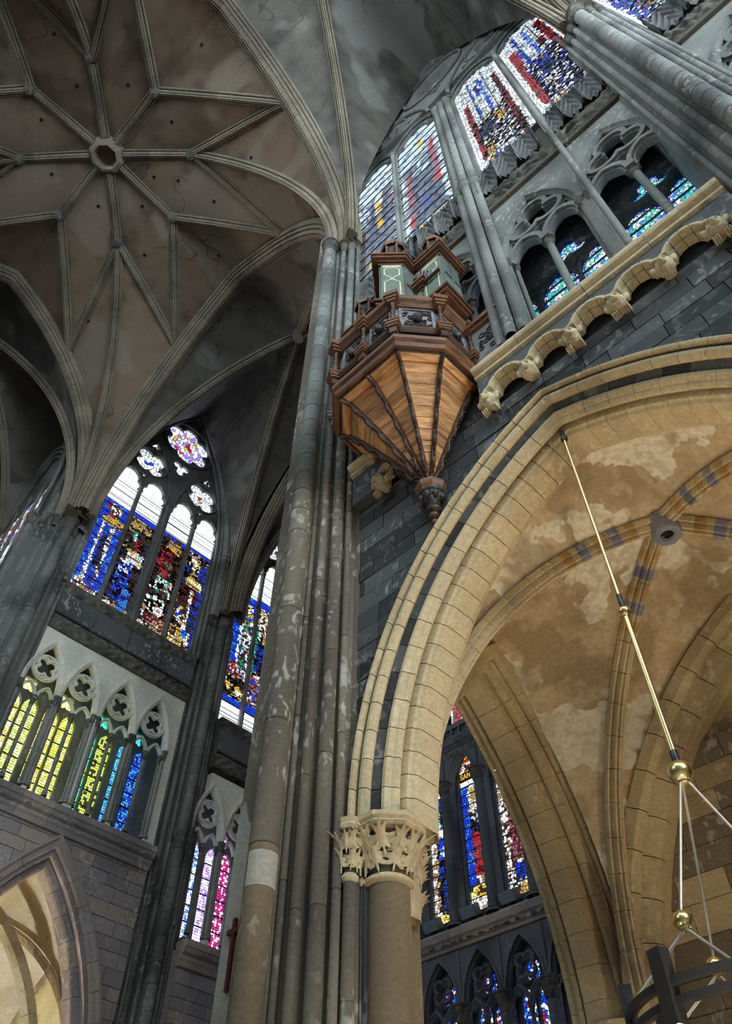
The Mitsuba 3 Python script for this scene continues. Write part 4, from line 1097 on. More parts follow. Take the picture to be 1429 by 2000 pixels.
F4 = [(0, 1, 0, 1, "umber tan - umber"), (.65, 1, 0, .9, "blue umber blue navy"), (.2, .7, .8, .97, "tan white umber gold -"), (0, .25, .5, .8, "blue - green umber"), (.2, .9, .62, .7, "gold lemon tan"), (.1, .8, .45, .62, "ruby umber - ruby"), (.5, .65, .12, .6, "white tan white"), (.2, .6, .25, .42, "white blue gold umber"), (.1, .9, .04, .2, "tan umber white gold"), (.55, .8, .14, .2, "blue azure"), (0, 1, .97, 1, "blue")]
G1 = [(0, 1, 0, 1, "blue blue azure blue"), (.4, .55, .25, .8, "white pale blue"), (.1, .9, .8, .92, "white tan gold umber"), (.25, .45, .92, .98, "red gold"), (.2, 1, .2, .34, "red umber white tan blue"), (.6, 1, .3, .78, "umber green tan navy white"), (0, 1, .05, .22, "tan white gold umber -"), (0, 1, 0, .04, "blue")]
G2 = [(0, 1, 0, 1, "umber tan - white"), (.2, .7, .35, .62, "navy blue navy -"), (.4, .6, .62, .7, "gold - tan"), (.1, 1, .78, .92, "white tan gold umber"), (.7, 1, .3, .75, "emerald green - white"), (0, .2, .3, .75, "emerald green umber"), (0, 1, .1, .3, "tan white umber rose blue"), (0, 1, 0, .06, "blue"), (0, 1, .93, 1, "blue blue")]
tall_window("window_6", "tall four-light window of blue and brown stained glass under white panes, on the left", 11.22, 25.2, [(F1, (25.25, 31.75)), (F2, (25.25, 31.95)), (F3, (25.25, 32.0)), (F4, (25.25, 32.05))], 200, 1.0)
tall_window("window_7", "tall stained glass window between the two piers, white panes above and below its blue picture", 19.82, 22.88, [(G1, (24.2, 31.4)), (G2, (24.2, 31.6)), (G1, (24.2, 31.6)), (G2, (24.2, 31.6))], 300, 1.1)

# choir window seen edgewise at the left border
wc = "window_8"
_used.add(wc)
tag(wc, "choir window seen edge-on at the left border, a thin strip of coloured glass", None, None, "structure")
bk = {}
for u in (28.35, 29.75, 31.2, 32.6):
    glaze(wc, R, box(u - .58, 22.5, u + .58, 32.5), 5.8, regions([(0, 1, 0, 1, "white blue tan pale navy gold umber white red"), (0, 1, .55, .7, "pale sky white"), (0, 1, .38, .48, "blue navy blue")], u - .58, u + .58, 22.5, 32.5), .16, 1, .012, int(u * 3), bucket=bk)
    for s in (-.7, .7):
        add("mullion", lathe(5.74, u + s, [(.07, 20), (.07, 33.5)], 10), "grey_stone_0", wc, smooth=True)
flush(wc, R, bk, 5.8, .9, .03)
add("choir_wall", ext(R, box(26.3, 0, 34.5, 44), 5.85, 7.6), "grey_stone_0", wl)
ch = thing("choir_arch_moulding", "dark moulded arch over the choir window at the left border", "moulding")
for off in (0, .3, .6):
    roll(ch, R, arch_line(30.4, 2.8 + off, 32.0, 5.0 + off, 28), 5.74 - off * .25, .09, "grey_stone_0", "roll")

# the chapel behind the arch at the lower left
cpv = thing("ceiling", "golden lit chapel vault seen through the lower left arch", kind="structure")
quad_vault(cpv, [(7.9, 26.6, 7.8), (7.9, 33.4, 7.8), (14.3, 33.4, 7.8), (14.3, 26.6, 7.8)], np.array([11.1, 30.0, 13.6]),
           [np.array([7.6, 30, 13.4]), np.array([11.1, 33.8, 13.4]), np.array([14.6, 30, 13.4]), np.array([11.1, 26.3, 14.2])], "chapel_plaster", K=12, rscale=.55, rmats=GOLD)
add("chapel_back", ext(L, box(7, 0, 15.2, 15), 33.9, 34.2), "chapel_plaster", wl)
for x in (7.3, 14.7):
    m = box(26.4, 0, 34, 15)
    add("chapel_side", ext(R, m, x, x + .2), "chapel_plaster", wl)
ca = thing("chapel_rear_arch", "moulded golden arch inside the chapel at the lower left", "arch")
arch_stones(ca, "voussoir", L, 10.4, 3.2, 7.5, 5.6, 28.2, np.array([(-.2, .4), (-.2, .1), (-.1, 0), (.1, 0), (.2, .1), (.2, .4)]), 14, GOLD, z0=4)

# ------------------------------------------------------------------ the aisle beyond the golden arch
av = thing("ceiling", "golden aisle vault with flaking white plaster and a painted boss, beyond the large arch", kind="structure")
ab = np.array([10.62, 2.5, 12.75])
AC4 = [(7.98, 6.72, 6.95), (12.95, 6.4, 6.2), (13.0, -1.4, 6.2), (8.0, -1.6, 6.95)]
AAP = [np.array([10.62, 6.75, 12.35]), np.array([13.4, 2.5, 12.2]), np.array([10.62, -1.75, 12.35]), np.array([8.2, 2.55, 12.95])]
dg = quad_vault(av, AC4, ab, AAP, "aisle_plaster", K=14, rscale=.62, rmats=GOLD, bulge=.25, drop=.05)
for i, c in enumerate(dg):                                  # painted stretches of the ribs by the boss
    dense = resample(c, 120)
    h = dense[-1] - dense[0]; h[2] = 0
    bb = np.cross(h / np.linalg.norm(h), [0, 0, 1.0])
    for k, (a, e) in enumerate(((88, 92), (93, 97), (98, 101), (103, 107), (108, 112))):
        pr = RIBP * .635
        add("painted_band", sweep(dense[a:e], bb, pr, tangents(dense)[a:e]), ("ochre_paint", "blue_paint")[k % 2], av, smooth=35, label="painted band on a rib")
bs = uid(av + "__boss")
add("ring", lathe(ab[0], ab[1], [(.12, 12.42), (.14, 12.36), (.25, 12.36), (.28, 12.42), (.28, 12.8)], 20), "blue_paint", bs, smooth=40, label="blue painted ring")
add("core", lathe(ab[0], ab[1], [(.01, 12.46), (.13, 12.46)], 16), "lead", bs)

ta2 = thing("transverse_arch", "broad golden moulded arch between the aisle and the transept, framing the dark windows", "arch")
_tp = [(-.75, .62), (-.75, .44), (-.69, .35), (-.61, .37), (-.58, .47), (-.52, .47), (-.5, .3), (-.44, .2), (-.36, .22), (-.34, .33), (-.29, .33), (-.27, .12), (-.21, .02), (-.14, 0)]
TP = np.array(_tp + [(-p, q) for p, q in _tp[::-1]])
for j, (lo, hi) in enumerate(((0, 1),)):
    arch_stones(uid(ta2 + "__order"), "voussoir", L, 10.62, 2.42, 6.0, 5.35, 7.3, TP, 12, GOLD[:2], gap=.008, z0=5.8)
rp = thing("aisle_respond", "worn golden half column with leafy capital under the broad aisle arch, bottom edge", "column")
for (x, y, r) in ((13.2, 7.0, .33), (13.15, 6.5, .14), (13.1, 7.65, .14)):
    shaft(rp, x, y, r, 0, 5.1, GOLD[:2], .7, 20)
    add("capital", knob_ring(x, y, r * 1.02, 5.15, 5.8, int(r * 50), amp=.09, seg=40, rows=12, flare=1.3), "gold_stone_1", rp, smooth=60)
add("core", bx(13.3, 14.4, 6.6, 8.2, 0, 5.95), "gold_stone_0", rp)
add("core", ext(L, box(8.5, 0, 14.6, 15.4).difference(arch_poly(10.62, 2.42, 6.0, 5.35, -1, .4)), 6.75, 7.9), "gold_stone_0", wr)

# outer aisle wall: a wall arch over recessed blocks
fa = thing("wall_arch", "dark moulded wall arch on the aisle's outer wall, at the right edge", "arch")
arch_stones(uid(fa + "__order"), "voussoir", R, 2.4, 3.75, 5.4, 6.4, 13.15, np.array([(-.25, .55), (-.25, .3), (-.15, .2), (-.05, .22), (.05, .3), (.1, .1), (.2, 0), (.35, 0), (.35, .55)]), 14, GOLD[:1], gap=.014, z0=3.5)
masonry(wr, R, box(-1.4, 3.0, 6.4, 12).intersection(arch_poly(2.4, 3.75, 5.4, 6.4, 3.0, .3)), 13.9, [WORN[2], GOLD[0]], .5, (.8, 1.5), .15, .016, name="stone", lim=110)
add("aisle_wall", ext(R, box(-2, 0, 7, 15.4).difference(arch_poly(2.4, 3.75, 5.4, 6.4, -1, .1)), 13.35, 14.05), "gold_stone_0", wr)
add("recess_wall", bx(14.02, 14.3, -2, 7, 0, 15.4), "gold_stone_0", wr)
for y in (-2.2,):
    add("aisle_end", ext(L, box(8.4, 0, 14.3, 15.4).difference(arch_poly(10.62, 2.42, 6.0, 5.35, 0, .3)), y, y + .6), "gold_stone_0", wr)

# the great respond of the nave arch with its leaf capital
rs = thing("arch_respond", "smooth golden half column with a deeply carved leaf capital carrying the nave arch", "column")
shaft(rs, 7.42, 6.78, .285, 0, 6.16, ["shaft_paint"], 2.2, 28)
shaft(rs, 6.93, 7.0, .088, 0, 6.16, ["shaft_paint", "worn_stone_1"], 2.2, 16)
shaft(rs, 7.13, 6.95, .045, 0, 6.16, ["worn_stone_1"], 3.0, 12)
cap = uid(rs + "__capital")
add("neck_ring", lathe(7.42, 6.78, [(.285, 6.13), (.33, 6.16), (.34, 6.19), (.33, 6.22), (.285, 6.25)], 28), "gold_stone_2", cap, smooth=True)
add("bell", lathe(7.42, 6.78, [(.285, 6.24), (.285, 6.4), (.3, 6.6), (.38, 6.76), (.4, 6.8)], 28), "worn_stone_0", cap, smooth=True)
add("abacus", lathe(7.42, 6.78, [(.40, 6.78), (.52, 6.79), (.56, 6.83), (.53, 6.86), (.57, 6.9), (.57, 6.96), (.01, 6.97)], 8, math.pi / 8, math.pi / 8 + 2 * math.pi), "gold_stone_2", cap)
for (x, y, r) in ((6.93, 7.0, .088), (7.13, 6.95, .05)):
    add("neck_ring", lathe(x, y, [(r, 6.13), (r * 1.35, 6.17), (r * 1.35, 6.2), (r, 6.24)], 16), "gold_stone_1", cap, smooth=True)
    add("bell", lathe(x, y, [(r, 6.24), (r * 1.1, 6.5), (r * 1.5, 6.78)], 16), "worn_stone_0", cap, smooth=True)
add("abacus", lathe(6.93, 7.0, [(.13, 6.78), (.18, 6.8), (.2, 6.85), (.18, 6.88), (.2, 6.95), (.01, 6.96)], 8), "gold_stone_2", cap)
def leaf_mesh(s, w, curl):
    """A lobed leaf, growing up its stalk and curling outward: local x sideways, y up, z out."""
    lob = [(0, -.02), (.05, .1), (.06, .3), (.34, .2), (.62, .3), (.3, .42), (.6, .5), (.85, .74), (.4, .62), (.22, .64), (.42, .98), (.12, .8), (0, 1.1)]
    o = np.array(lob + [(-a, b) for a, b in lob[::-1][1:-1]])
    o = Polygon(o).buffer(0).simplify(.01)
    m = trimesh.creation.extrude_polygon(o, .06, engine="earcut").subdivide_to_size(.2)
    v = np.array(m.vertices)
    x, y, z = v[:, 0], v[:, 1], v[:, 2]
    out = curl * np.maximum(y, 0) ** 2.2 + .12 * (1 - (x / .6) ** 2) - .18 * np.abs(x) * (y > .2)
    yy = y - .35 * np.clip(y - .75, 0, 1)
    return np.stack([x * w, yy * s, (z + out) * s], 1), np.array(m.faces)
def leaves(parent, x, y, r0, tiers, a0, a1, seed):
    g = np.random.default_rng(seed)
    for (z, n, s, w, curl, rr) in tiers:
        for k in range(n):
            a = a0 + (a1 - a0) * (k + .5 * g.uniform(.6, 1.4)) / n
            v, f = leaf_mesh(s * g.uniform(.9, 1.1), w, curl * g.uniform(.8, 1.25))
            tw = g.uniform(-.25, .25)
            v2 = np.stack([v[:, 0] * math.cos(tw) - v[:, 1] * math.sin(tw), v[:, 0] * math.sin(tw) + v[:, 1] * math.cos(tw), v[:, 2]], 1)
            rad = rr + v2[:, 2]
            P3 = np.stack([x + rad * math.cos(a) - v2[:, 0] * math.sin(a), y + rad * math.sin(a) + v2[:, 0] * math.cos(a), z + v2[:, 1]], 1)
            m = trimesh.Trimesh(P3, f, process=False)
            if m.volume < 0:
                m.invert()
            add("leaf", m, pick(GOLD[1:]), parent, smooth=35)
leaves(cap, 7.42, 6.78, .3, [(6.22, 9, .36, .23, .3, .3), (6.4, 10, .4, .26, .5, .33)], math.pi * .55, math.pi * 2.05, 5)
shaft(rs, 7.86, 6.86, .16, 0, 6.16, ["shaft_paint"], 2.2, 20)
add("bell", lathe(7.86, 6.86, [(.16, 6.2), (.17, 6.4), (.22, 6.7), (.26, 6.9), (.01, 6.95)], 20), "gold_stone_0", cap, smooth=True)
leaves(cap, 7.86, 6.86, .16, [(6.0, 6, .24, .2, .45, .16), (6.3, 6, .26, .2, .45, .17), (6.52, 6, .26, .22, .45, .2)], -math.pi * .75, math.pi * .3, 8)
leaves(cap, 6.93, 7.0, .1, [(6.23, 4, .3, .14, .35, .09), (6.46, 5, .32, .16, .45, .1)], math.pi * .8, math.pi * 1.9, 6)
leaves(cap, 7.13, 6.95, .06, [(6.34, 2, .2, .16, .4, .06), (6.54, 2, .22, .18, .4, .08)], math.pi * 1.1, math.pi * 1.6, 7)
# the roll that rises from the thin respond into the arch's outer order
ol = uid(arch + "__outer_roll")
# ------------------------------------------------------------------ transept end wall, seen through the aisle
we = "wall_end"
_used.add(we)
tag(we, "dark blue grey end wall of the transept with two storeys of arcades, seen through the aisle", None, None, "structure")
DE = 26.2
EC = [7.24 + 2.0 * k for k in range(9)]
up = box(7, 14.6, 25.2, 23.2)
for u in EC:
    up = up.difference(arch_poly(u, .74, 21.3, 1.45, 14.9))
add("upper_plate", ext(R, up, DE, DE + .5), "slate_stone_1", we)
lowp = box(7, 4, 25.2, 14.2)
for u in EC:
    lowp = lowp.difference(arch_poly(u + .02, .86, 12.15, 1.75, 4.5))
add("lower_plate", ext(R, lowp, DE, DE + .45), "slate_stone_1", we)
run_y(we, "sill_stone", np.array([(26.3, 14.15), (26.1, 14.15), (26.05, 14.25), (25.95, 14.3), (25.9, 14.42), (25.8, 14.5), (25.78, 14.75), (26.1, 14.98), (26.7, 14.98)]), 7, 25.2, 1.95, PUR)
carved_band(we, R, 7, 25.2, 14.3, 14.5, 25.95, "dark_carving", .05, .06, 21)
run_y(we, "cornice_stone", np.array([(26.4, 22.9), (26.15, 22.95), (26.05, 23.1), (25.98, 23.15), (25.96, 23.4), (26.2, 23.5), (26.6, 23.5)]), 7, 25.2, 1.95, ["slate_stone_1", "slate_stone_2"])
carved_band(we, R, 7, 25.2, 22.6, 22.95, 26.18, "dark_carving", .06, .07, 22)
bal = box(7, 23.45, 25.2, 24.35)
qh = [foil(7.3 + .48 * k, 23.9, .25, 4, math.pi / 4) for k in range(37)]
add("balustrade", ext(R, bal.difference(unary_union(qh)), 26.15, 26.3), "slate_stone_2", we)
add("balustrade_back", ext(R, bal, 26.3, 26.36), "slate_stone_0", we)
w9, w10, w11 = "window_9", "window_10", "window_11"
for k, lb in ((w9, "tall narrow stained glass saints with lettered bands behind the dark upper arcade"), (w10, "blue stained glass behind the pointed arches at the bottom, beside the broad aisle arch"), (w11, "red, blue and white stained glass above the pierced parapet, high in the aisle arch")):
    _used.add(k)
    tag(k, lb, None, None, "structure")
SAINT = [
    [(0, 1, 0, 1, "tan white umber tan gold"), (.3, .9, .1, .9, "umber blue navy -"), (.15, .6, .62, .72, "green emerald"), (.4, .8, .4, .62, "blue white azure"), (.5, .9, .05, .2, "blue navy"), (0, .25, 0, .9, "white tan white"), (0, 1, .86, 1, "white pale tan -"), (.1, .9, 0, .05, "gold lemon")],
    [(0, 1, 0, 1, "white tan umber"), (0, .3, .3, .82, "blue azure blue"), (.3, .85, .62, .8, "white pale tan gold"), (.35, .9, .45, .62, "navy pale umber -"), (.3, 1, .2, .48, "red red ruby red"), (.0, .3, .14, .3, "blue azure"), (0, 1, .08, .14, "gold lemon umber"), (0, 1, 0, .08, "pale white tan"), (0, 1, .86, 1, "white red tan -")],
    [(0, 1, 0, 1, "white tan umber"), (.25, .8, .66, .84, "blue azure blue"), (.35, .8, .5, .66, "umber ruby pale white"), (.35, .95, .2, .5, "rose ruby rose umber"), (.3, .95, .08, .18, "blue navy blue"), (0, .3, .1, .8, "white tan white umber"), (.4, 1, 0, .05, "gold tan"), (0, 1, .86, 1, "white red tan -")],
    [(0, 1, 0, 1, "ruby red ruby"), (.4, .9, .1, .5, "red red ruby"), (0, 1, 0, .06, "pale gold")]]
bU, bL, bT = {}, {}, {}
WORDS = {6: "SANT L", 7: "SCT", 5: "SPEM"}
upg, log = [], []
for i, u in enumerate(EC):
    h = arch_poly(u, .58, 21.7, 1.2, 15.6)
    upg.append(h)
    rs_ = SAINT[{7: 0, 6: 1, 5: 2, 4: 3, 8: 0}.get(i, i % 3)]
    body = box(u - .58, 15.65, u + .58, 21.25)
    glaze(w9, R, body, 26.87, regions(rs_, u + .58, u - .58, 15.65, 22.6), .13, 1, .011, 400 + i, bucket=bU)
    glaze(w9, R, box(u - .58, 21.3, u + .58, 21.55), 26.87, lambda a, b, g: "white", .3, 2, .01, 420 + i, bucket=bU)
    glaze(w9, R, h.intersection(box(u - 1, 22.0, u + 1, 23)), 26.87, lambda a, b, g: ("white", "tan", "red", "gold", "pale", "umber")[int(g.integers(6))], .14, 1, .012, 440 + i, bucket=bU)
    if i in WORDS:
        tm = meshkit.text_mesh(WORDS[i], .26, .015, True)
        v = np.array(tm.vertices)
        wd = v[:, 0].max()
        sx = min(1, 1.05 / wd)
        m = trimesh.Trimesh(R.p(u + .52 - v[:, 0] * sx, 26.84 - v[:, 2], 21.66 + v[:, 1]), np.array(tm.faces), process=False)
        add("lettering", m, "glass", w9, emit=np.array(COL["gold"]) * .8, weight=.02, label="gold lettered band")
    for z in np.arange(16.1, 21.3, .52):
        add("saddle_bar", ext(R, box(u - .58, z, u + .58, z + .035), 26.78, 26.81), "iron", w9)
    roll(we, R, arch_line(u, .78, 21.3, 1.5), DE - .03, .06, "slate_stone_2")
    small_col(we, DE - .02, u + 1.0, .23, 14.98, 21.35, .5, "slate_stone_1", i)
    add("rib_shaft", lathe(DE - .02, u + 1.0, [(.06, 21.35), (.06, 22.6)], 8), "slate_stone_1", we, smooth=True)
    lo = arch_poly(u, .6, 11.6, 1.3, 6)
    lens = [arch_poly(u + s * .38, .33, 11.7, .6, 6) for s in (-1, 1)] + [foil(u, 12.85, .38, 4, math.pi / 4)]
    bars(we, R, arch_poly(u + .02, .86, 12.15, 1.75, 11.4), [foil_line(foil(u + .02, 12.9, .48, 4, math.pi / 4))] + [arch_line(u + .02 + s * .42, .4, 11.65, .65, 11.4) for s in (-1, 1)], .06, DE + .08, DE + .26, "slate_stone_1")
    roll(we, R, arch_line(u + .02, .9, 12.15, 1.82), DE - .03, .055, "slate_stone_2")
    small_col(we, DE - .02, u + 1.0, .2, 6, 12.15, .6, "slate_stone_1", i + 20)
    add("rib_shaft", lathe(DE - .03, u + 1.0, [(.05, 12.2), (.05, 14.1)], 8), "slate_stone_2", we, smooth=True)
    small_col(we, DE + .2, u + .02, .08, 6, 11.7, .35, "slate_stone_1", i + 40)
    log += lens
    def st(a, b, g, u=u):
        d = math.hypot(a - u, b - 11.3)
        if d < .12:
            return "red"
        if .35 < d < .45:
            return "white"
        return ("blue", "azure", "blue", "white", "pale", "navy", "red", "blue")[int(g.integers(8))]
    for s, l in enumerate(lens):
        glaze(w10, R, l, 26.87, st, .12, 1, .011, 460 + i * 3 + s, bucket=bL)
    if i % 2 == 0 or True:
        glaze(w11, R, box(u - .85, 24.4, u + .85, 30), 27.0, regions([(0, 1, 0, 1, "white pale tan umber"), (.1, .4, 0, .6, "red red ruby"), (.7, .9, 0, .5, "blue white blue"), (.4, .7, .1, .7, "white tan pale -")], u + .85, u - .85, 24.4, 30), .22, 1, .014, 480 + i, bucket=bT)
        add("upper_mullion", lathe(26.8, u + 1.0, [(.1, 24.3), (.1, 31)], 10), "slate_stone_1", we, smooth=True)
    # the blank stretches of the passage behind the arcade
flush(w9, R, bU, 26.87, .9, .02)
flush(w10, R, bL, 26.87, .9, .02)
flush(w11, R, bT, 27.0, .7, .02)
for i, u in enumerate(EC):
    add("passage_buttress", bx(DE + .3, 26.8, u + 1.0 - .16, u + 1.0 + .16, 15.0, 17.2), "slate_stone_0", we)
    add("passage_buttress", bx(DE + .4, 26.8, u + 1.0 - .12, u + 1.0 + .12, 15.0, 19.2), "slate_stone_0", we)
add("outer_wall", ext(R, box(7, 4, 25.2, 24.3).difference(unary_union(upg + log)), 26.75, 26.92), "slate_stone_0", we)
add("lead_backing", ext(R, unary_union(upg + log), 26.93, 26.95), "lead", w9)
add("lead_backing", ext(R, box(7, 24.3, 25.2, 44), 27.06, 27.3), "lead", w11)
add("passage_slab", bx(DE, 26.9, 7, 25.2, 14.7, 14.95), "slate_stone_0", we)
add("passage_slab", bx(DE + .3, 26.9, 7, 25.2, 23.2, 23.4), "slate_stone_0", we)
for k, (i, lb) in enumerate(((7, "dark blue grey floodlight box, leftmost on the upper arcade's sill"), (6, "dark blue grey floodlight box at the foot of the saint robed in red"), (5, "dark blue grey floodlight box at the foot of the window with the purple robe"), (4, "dark blue grey floodlight box beside the edge of the broad aisle arch"))):
    s = thing("floodlight_box", lb, "floodlight", "floodlight boxes on the upper arcade's sill")
    u = EC[i] + .25
    b0 = bx(-.24, .24, -.36, .36, 0, .42)
    b0.apply_transform(trimesh.transformations.rotation_matrix(-.5, [0, 1, 0])); b0.apply_translation((26.35, u, 15.25))
    add("housing", b0, "cabinet_blue", s)
    for q in range(3):
        l = bx(-.26, -.24, -.34, .34, .06 + q * .12, .15 + q * .12)
        l.apply_transform(trimesh.transformations.rotation_matrix(-.5, [0, 1, 0])); l.apply_translation((26.35, u, 15.25))
        add("louvre", l, "cabinet_blue", s)
    add("bracket", bx(26.25, 26.45, u - .05, u + .05, 14.95, 15.3), "iron", s)

# ------------------------------------------------------------------ the swallow's-nest organ
og = thing("hanging_organ", "carved wooden swallow's nest organ with green painted case hanging high on the nave wall", "organ")
PL = np.array([(6.98, 6.74), (5.92, 6.68), (5.23, 6.0), (5.23, 4.36), (5.96, 3.72), (6.98, 3.68)])
OC = np.array([6.95, 5.08])
def ring_at(off, z):
    """The gallery's outline grown by off, at height z."""
    q = Polygon(PL).buffer(off, join_style=2)
    return q
def loop(pl):
    c = np.array(pl.exterior.coords)[:-1]
    return c
def side_pts(off):
    """The outline's six corners moved outward by off (the wall ends stay on the wall)."""
    out = []
    n = len(PL)
    for i in range(n):
        nv_ = []
        for j in (i - 1, i):
            if 0 <= j < n - 1:
                d = PL[j + 1] - PL[j]; d = d / np.linalg.norm(d)
                m = np.array([-d[1], d[0]])
                if np.dot(m, PL[j] - OC) < 0:
                    m = -m
                nv_.append(m)
        if len(nv_) == 1:
            p = PL[i] + nv_[0] * off; p[0] = 6.98
        else:
            b = nv_[0] + nv_[1]; b = b / np.linalg.norm(b)
            p = PL[i] + b * off / max(.3, np.dot(b, nv_[0]))
        out.append(p)
    return np.array(out)
def moulding_run(parent, name, prof, mat, sides=range(5)):
    """prof rows (offset outward, z): one length per side, mitred at the corners."""
    prof = np.asarray(prof, float)
    rings = [np.column_stack([side_pts(o), np.full(6, z)]) for o, z in prof]
    for s in sides:
        A = np.array([r[s] for r in rings]); B = np.array([r[s + 1] for r in rings])
        v = np.vstack([A, B]); n = len(A)
        f = [[i, (i + 1) % n, n + (i + 1) % n, n + i] for i in range(n)]
        tri = trimesh.creation.triangulate_polygon(Polygon(prof), engine="earcut")[1]
        F = np.vstack([np.array([[a, b, c] for a, b, c, d in f] + [[a, c, d] for a, b, c, d in f]), tri, tri[:, ::-1] + n])
        m = trimesh.Trimesh(v, F, process=False)
        if m.volume < 0:
            m.invert()
        add(name, m, mat, parent)
# tail: boarded panels between carved ribs, down to a pendant
TZ, BZ = 14.98, 12.55
tail = uid(og + "__tail")
def tail_pt(p, t):
    """From the rim (t=0) to the pendant (t=1): a slightly hollow line."""
    q = np.array([6.85, 5.06])
    s = t
    xy = p + (q - p) * (s ** 0.92)
    z = TZ - (TZ - BZ) * (t ** 1.12)
    return np.array([xy[0], xy[1], z])
rim = side_pts(-.13)
def panel(parent, A, B, mats, nb):
    ts = [0.0] + [0.085 + (1 - .085) * k / nb for k in range(nb + 1)]
    for k in range(len(ts) - 1):
        a, e = ts[k], min(ts[k + 1], .97)
        off = .0 if k else .035
        q = [tail_pt(A, a), tail_pt(B, a), tail_pt(B, e), tail_pt(A, e)]
        g = .012
        c = sum(q) / 4
        q = [x + (c - x) / max(1e-6, np.linalg.norm(c - x)) * g for x in q]
        nrm = np.cross(q[1] - q[0], q[3] - q[0]); nrm /= np.linalg.norm(nrm)
        if nrm[2] > 0:
            nrm = -nrm
        v = np.array([x + nrm * (off + .002) for x in q] + [x - nrm * .03 for x in q])
        f = np.array([[0, 1, 2], [0, 2, 3], [4, 6, 5], [4, 7, 6], [0, 4, 5], [0, 5, 1], [1, 5, 6], [1, 6, 2], [2, 6, 7], [2, 7, 3], [3, 7, 4], [3, 4, 0]])
        m = trimesh.Trimesh(v, f, process=False)
        if m.volume < 0:
            m.invert()
        add("board", m, "oak_2" if k == 0 else pick(["oak_0", "oak_1", "oak_1", "oak_2"]), parent)
mid = (rim[2] + rim[3]) / 2
segs = [(rim[0], rim[1]), (rim[1], rim[2]), (rim[2], mid), (mid, rim[3]), (rim[3], rim[4]), (rim[4], rim[5])]
for a, b in segs:
    panel(uid(tail + "__panel"), a, b, None, 11)
def scroll_rib(p):
    k = uid(tail + "__rib")
    ts = np.linspace(0.03, .97, 40)
    P3 = np.array([tail_pt(p, t) for t in ts])
    h = np.array([6.85 - p[0], 5.06 - p[1], 0]); h /= np.linalg.norm(h)
    b = np.cross(h, [0, 0, 1.0])
    tt = tangents(P3)
    n = np.cross(b, tt); n /= np.linalg.norm(n, axis=1, keepdims=True)
    if n[0][2] > 0:
        n = -n
    th = .1 + .03 * np.sin(ts * 40) + .05 * np.exp(-((ts - .05) / .05) ** 2)
    v = np.concatenate([np.stack([P3 + b * s * .038 + n * d[:, None], ], 0) for s, d in ((-1, -.03 + 0 * th), (-1, th * .8), (-.45, th), (.45, th), (1, th * .8), (1, -.03 + 0 * th))], 0)
    m = gridmesh(np.transpose(v, (1, 0, 2)), wrap=False)
    add("core", m, "walnut", k, smooth=50)
    for i in range(24):                                           # carved curls along both edges
        t = .05 + .88 * i / 23
        c = tail_pt(p, t)
        nn = n[int(t * 39)]
        s = trimesh.creation.torus(.035, .013, 12, 6) if i % 2 else trimesh.creation.torus(.026, .012, 12, 6)
        R3 = np.eye(4); R3[:3, 0] = nn; R3[:3, 1] = tt[int(t * 39)]; R3[:3, 2] = b
        s.apply_transform(R3)
        s.apply_translation(c + nn * (.085 + .02 * (i % 2)))
        add("curl", s, "dark_carved_wood", k, smooth=True)
for p in (rim[0], rim[1], rim[2], mid, rim[3], rim[4], rim[5]):
    scroll_rib(p)
pd = uid(og + "__pendant")
add("collar", lathe(6.86, 5.06, [(.05, 12.3), (.24, 12.34), (.26, 12.4), (.3, 12.5), (.3, 12.56), (.24, 12.62), (.05, 12.64)], 8), "red_oak", pd)
add("bell", knob_ring(6.87, 5.06, .12, 12.0, 12.32, 3, amp=.06, seg=30, rows=12, flare=1.8), "dark_carved_wood", pd, smooth=50)
add("finial", lathe(6.88, 5.06, [(.01, 11.58), (.05, 11.62), (.06, 11.67), (.03, 11.71), (.09, 11.77), (.1, 11.82), (.06, 11.87), (.13, 11.93), (.14, 11.98), (.08, 12.04)], 16), "walnut", pd, smooth=30)
for k in range(8):
    a = k * math.pi / 4 + .2
    s = trimesh.creation.icosphere(2, .06); s.apply_scale((1, 1, 1.5)); s.apply_translation((6.87 + .2 * math.cos(a), 5.06 + .2 * math.sin(a), 12.22))
    add("leaf", s, "dark_carved_wood", pd, smooth=True)
# gallery
gal = uid(og + "__gallery")
moulding_run(gal, "rim_moulding", [(-.16, 14.95), (-.02, 14.95), (.02, 15.03), (.0, 15.08), (.06, 15.14), (.08, 15.22), (.02, 15.27), (-.16, 15.27)], "red_oak")
moulding_run(gal, "carved_strip", [(-.2, 14.9), (-.1, 14.93), (-.04, 15.0), (-.1, 15.0), (-.2, 14.98)], "dark_carved_wood")
moulding_run(gal, "base_board", [(-.12, 15.27), (-.05, 15.27), (-.05, 15.5), (-.12, 15.5)], "walnut")
moulding_run(gal, "lower_rail", [(-.12, 15.5), (.0, 15.5), (.06, 15.58), (.06, 15.66), (-.02, 15.74), (-.12, 15.74)], "walnut")
moulding_run(gal, "top_rail", [(-.14, 16.72), (-.02, 16.72), (.04, 16.8), (.1, 16.86), (.12, 16.98), (.02, 17.04), (-.14, 17.04)], "red_oak")
add("floor_board", join([trimesh.creation.extrude_polygon(Polygon(side_pts(-.1)), .05, engine="earcut")]).apply_translation((0, 0, 15.3)), "walnut", gal)
base = side_pts(-.09)
cor = side_pts(.0)
posts = [cor[0] + np.array([-.12, 0]), cor[1], cor[2], (cor[2] + cor[3]) / 2, cor[3], cor[4], cor[5] + np.array([-.12, 0])]
pts_panel = [base[0], base[1], base[2], (base[2] + base[3]) / 2, base[3], base[4], base[5]]
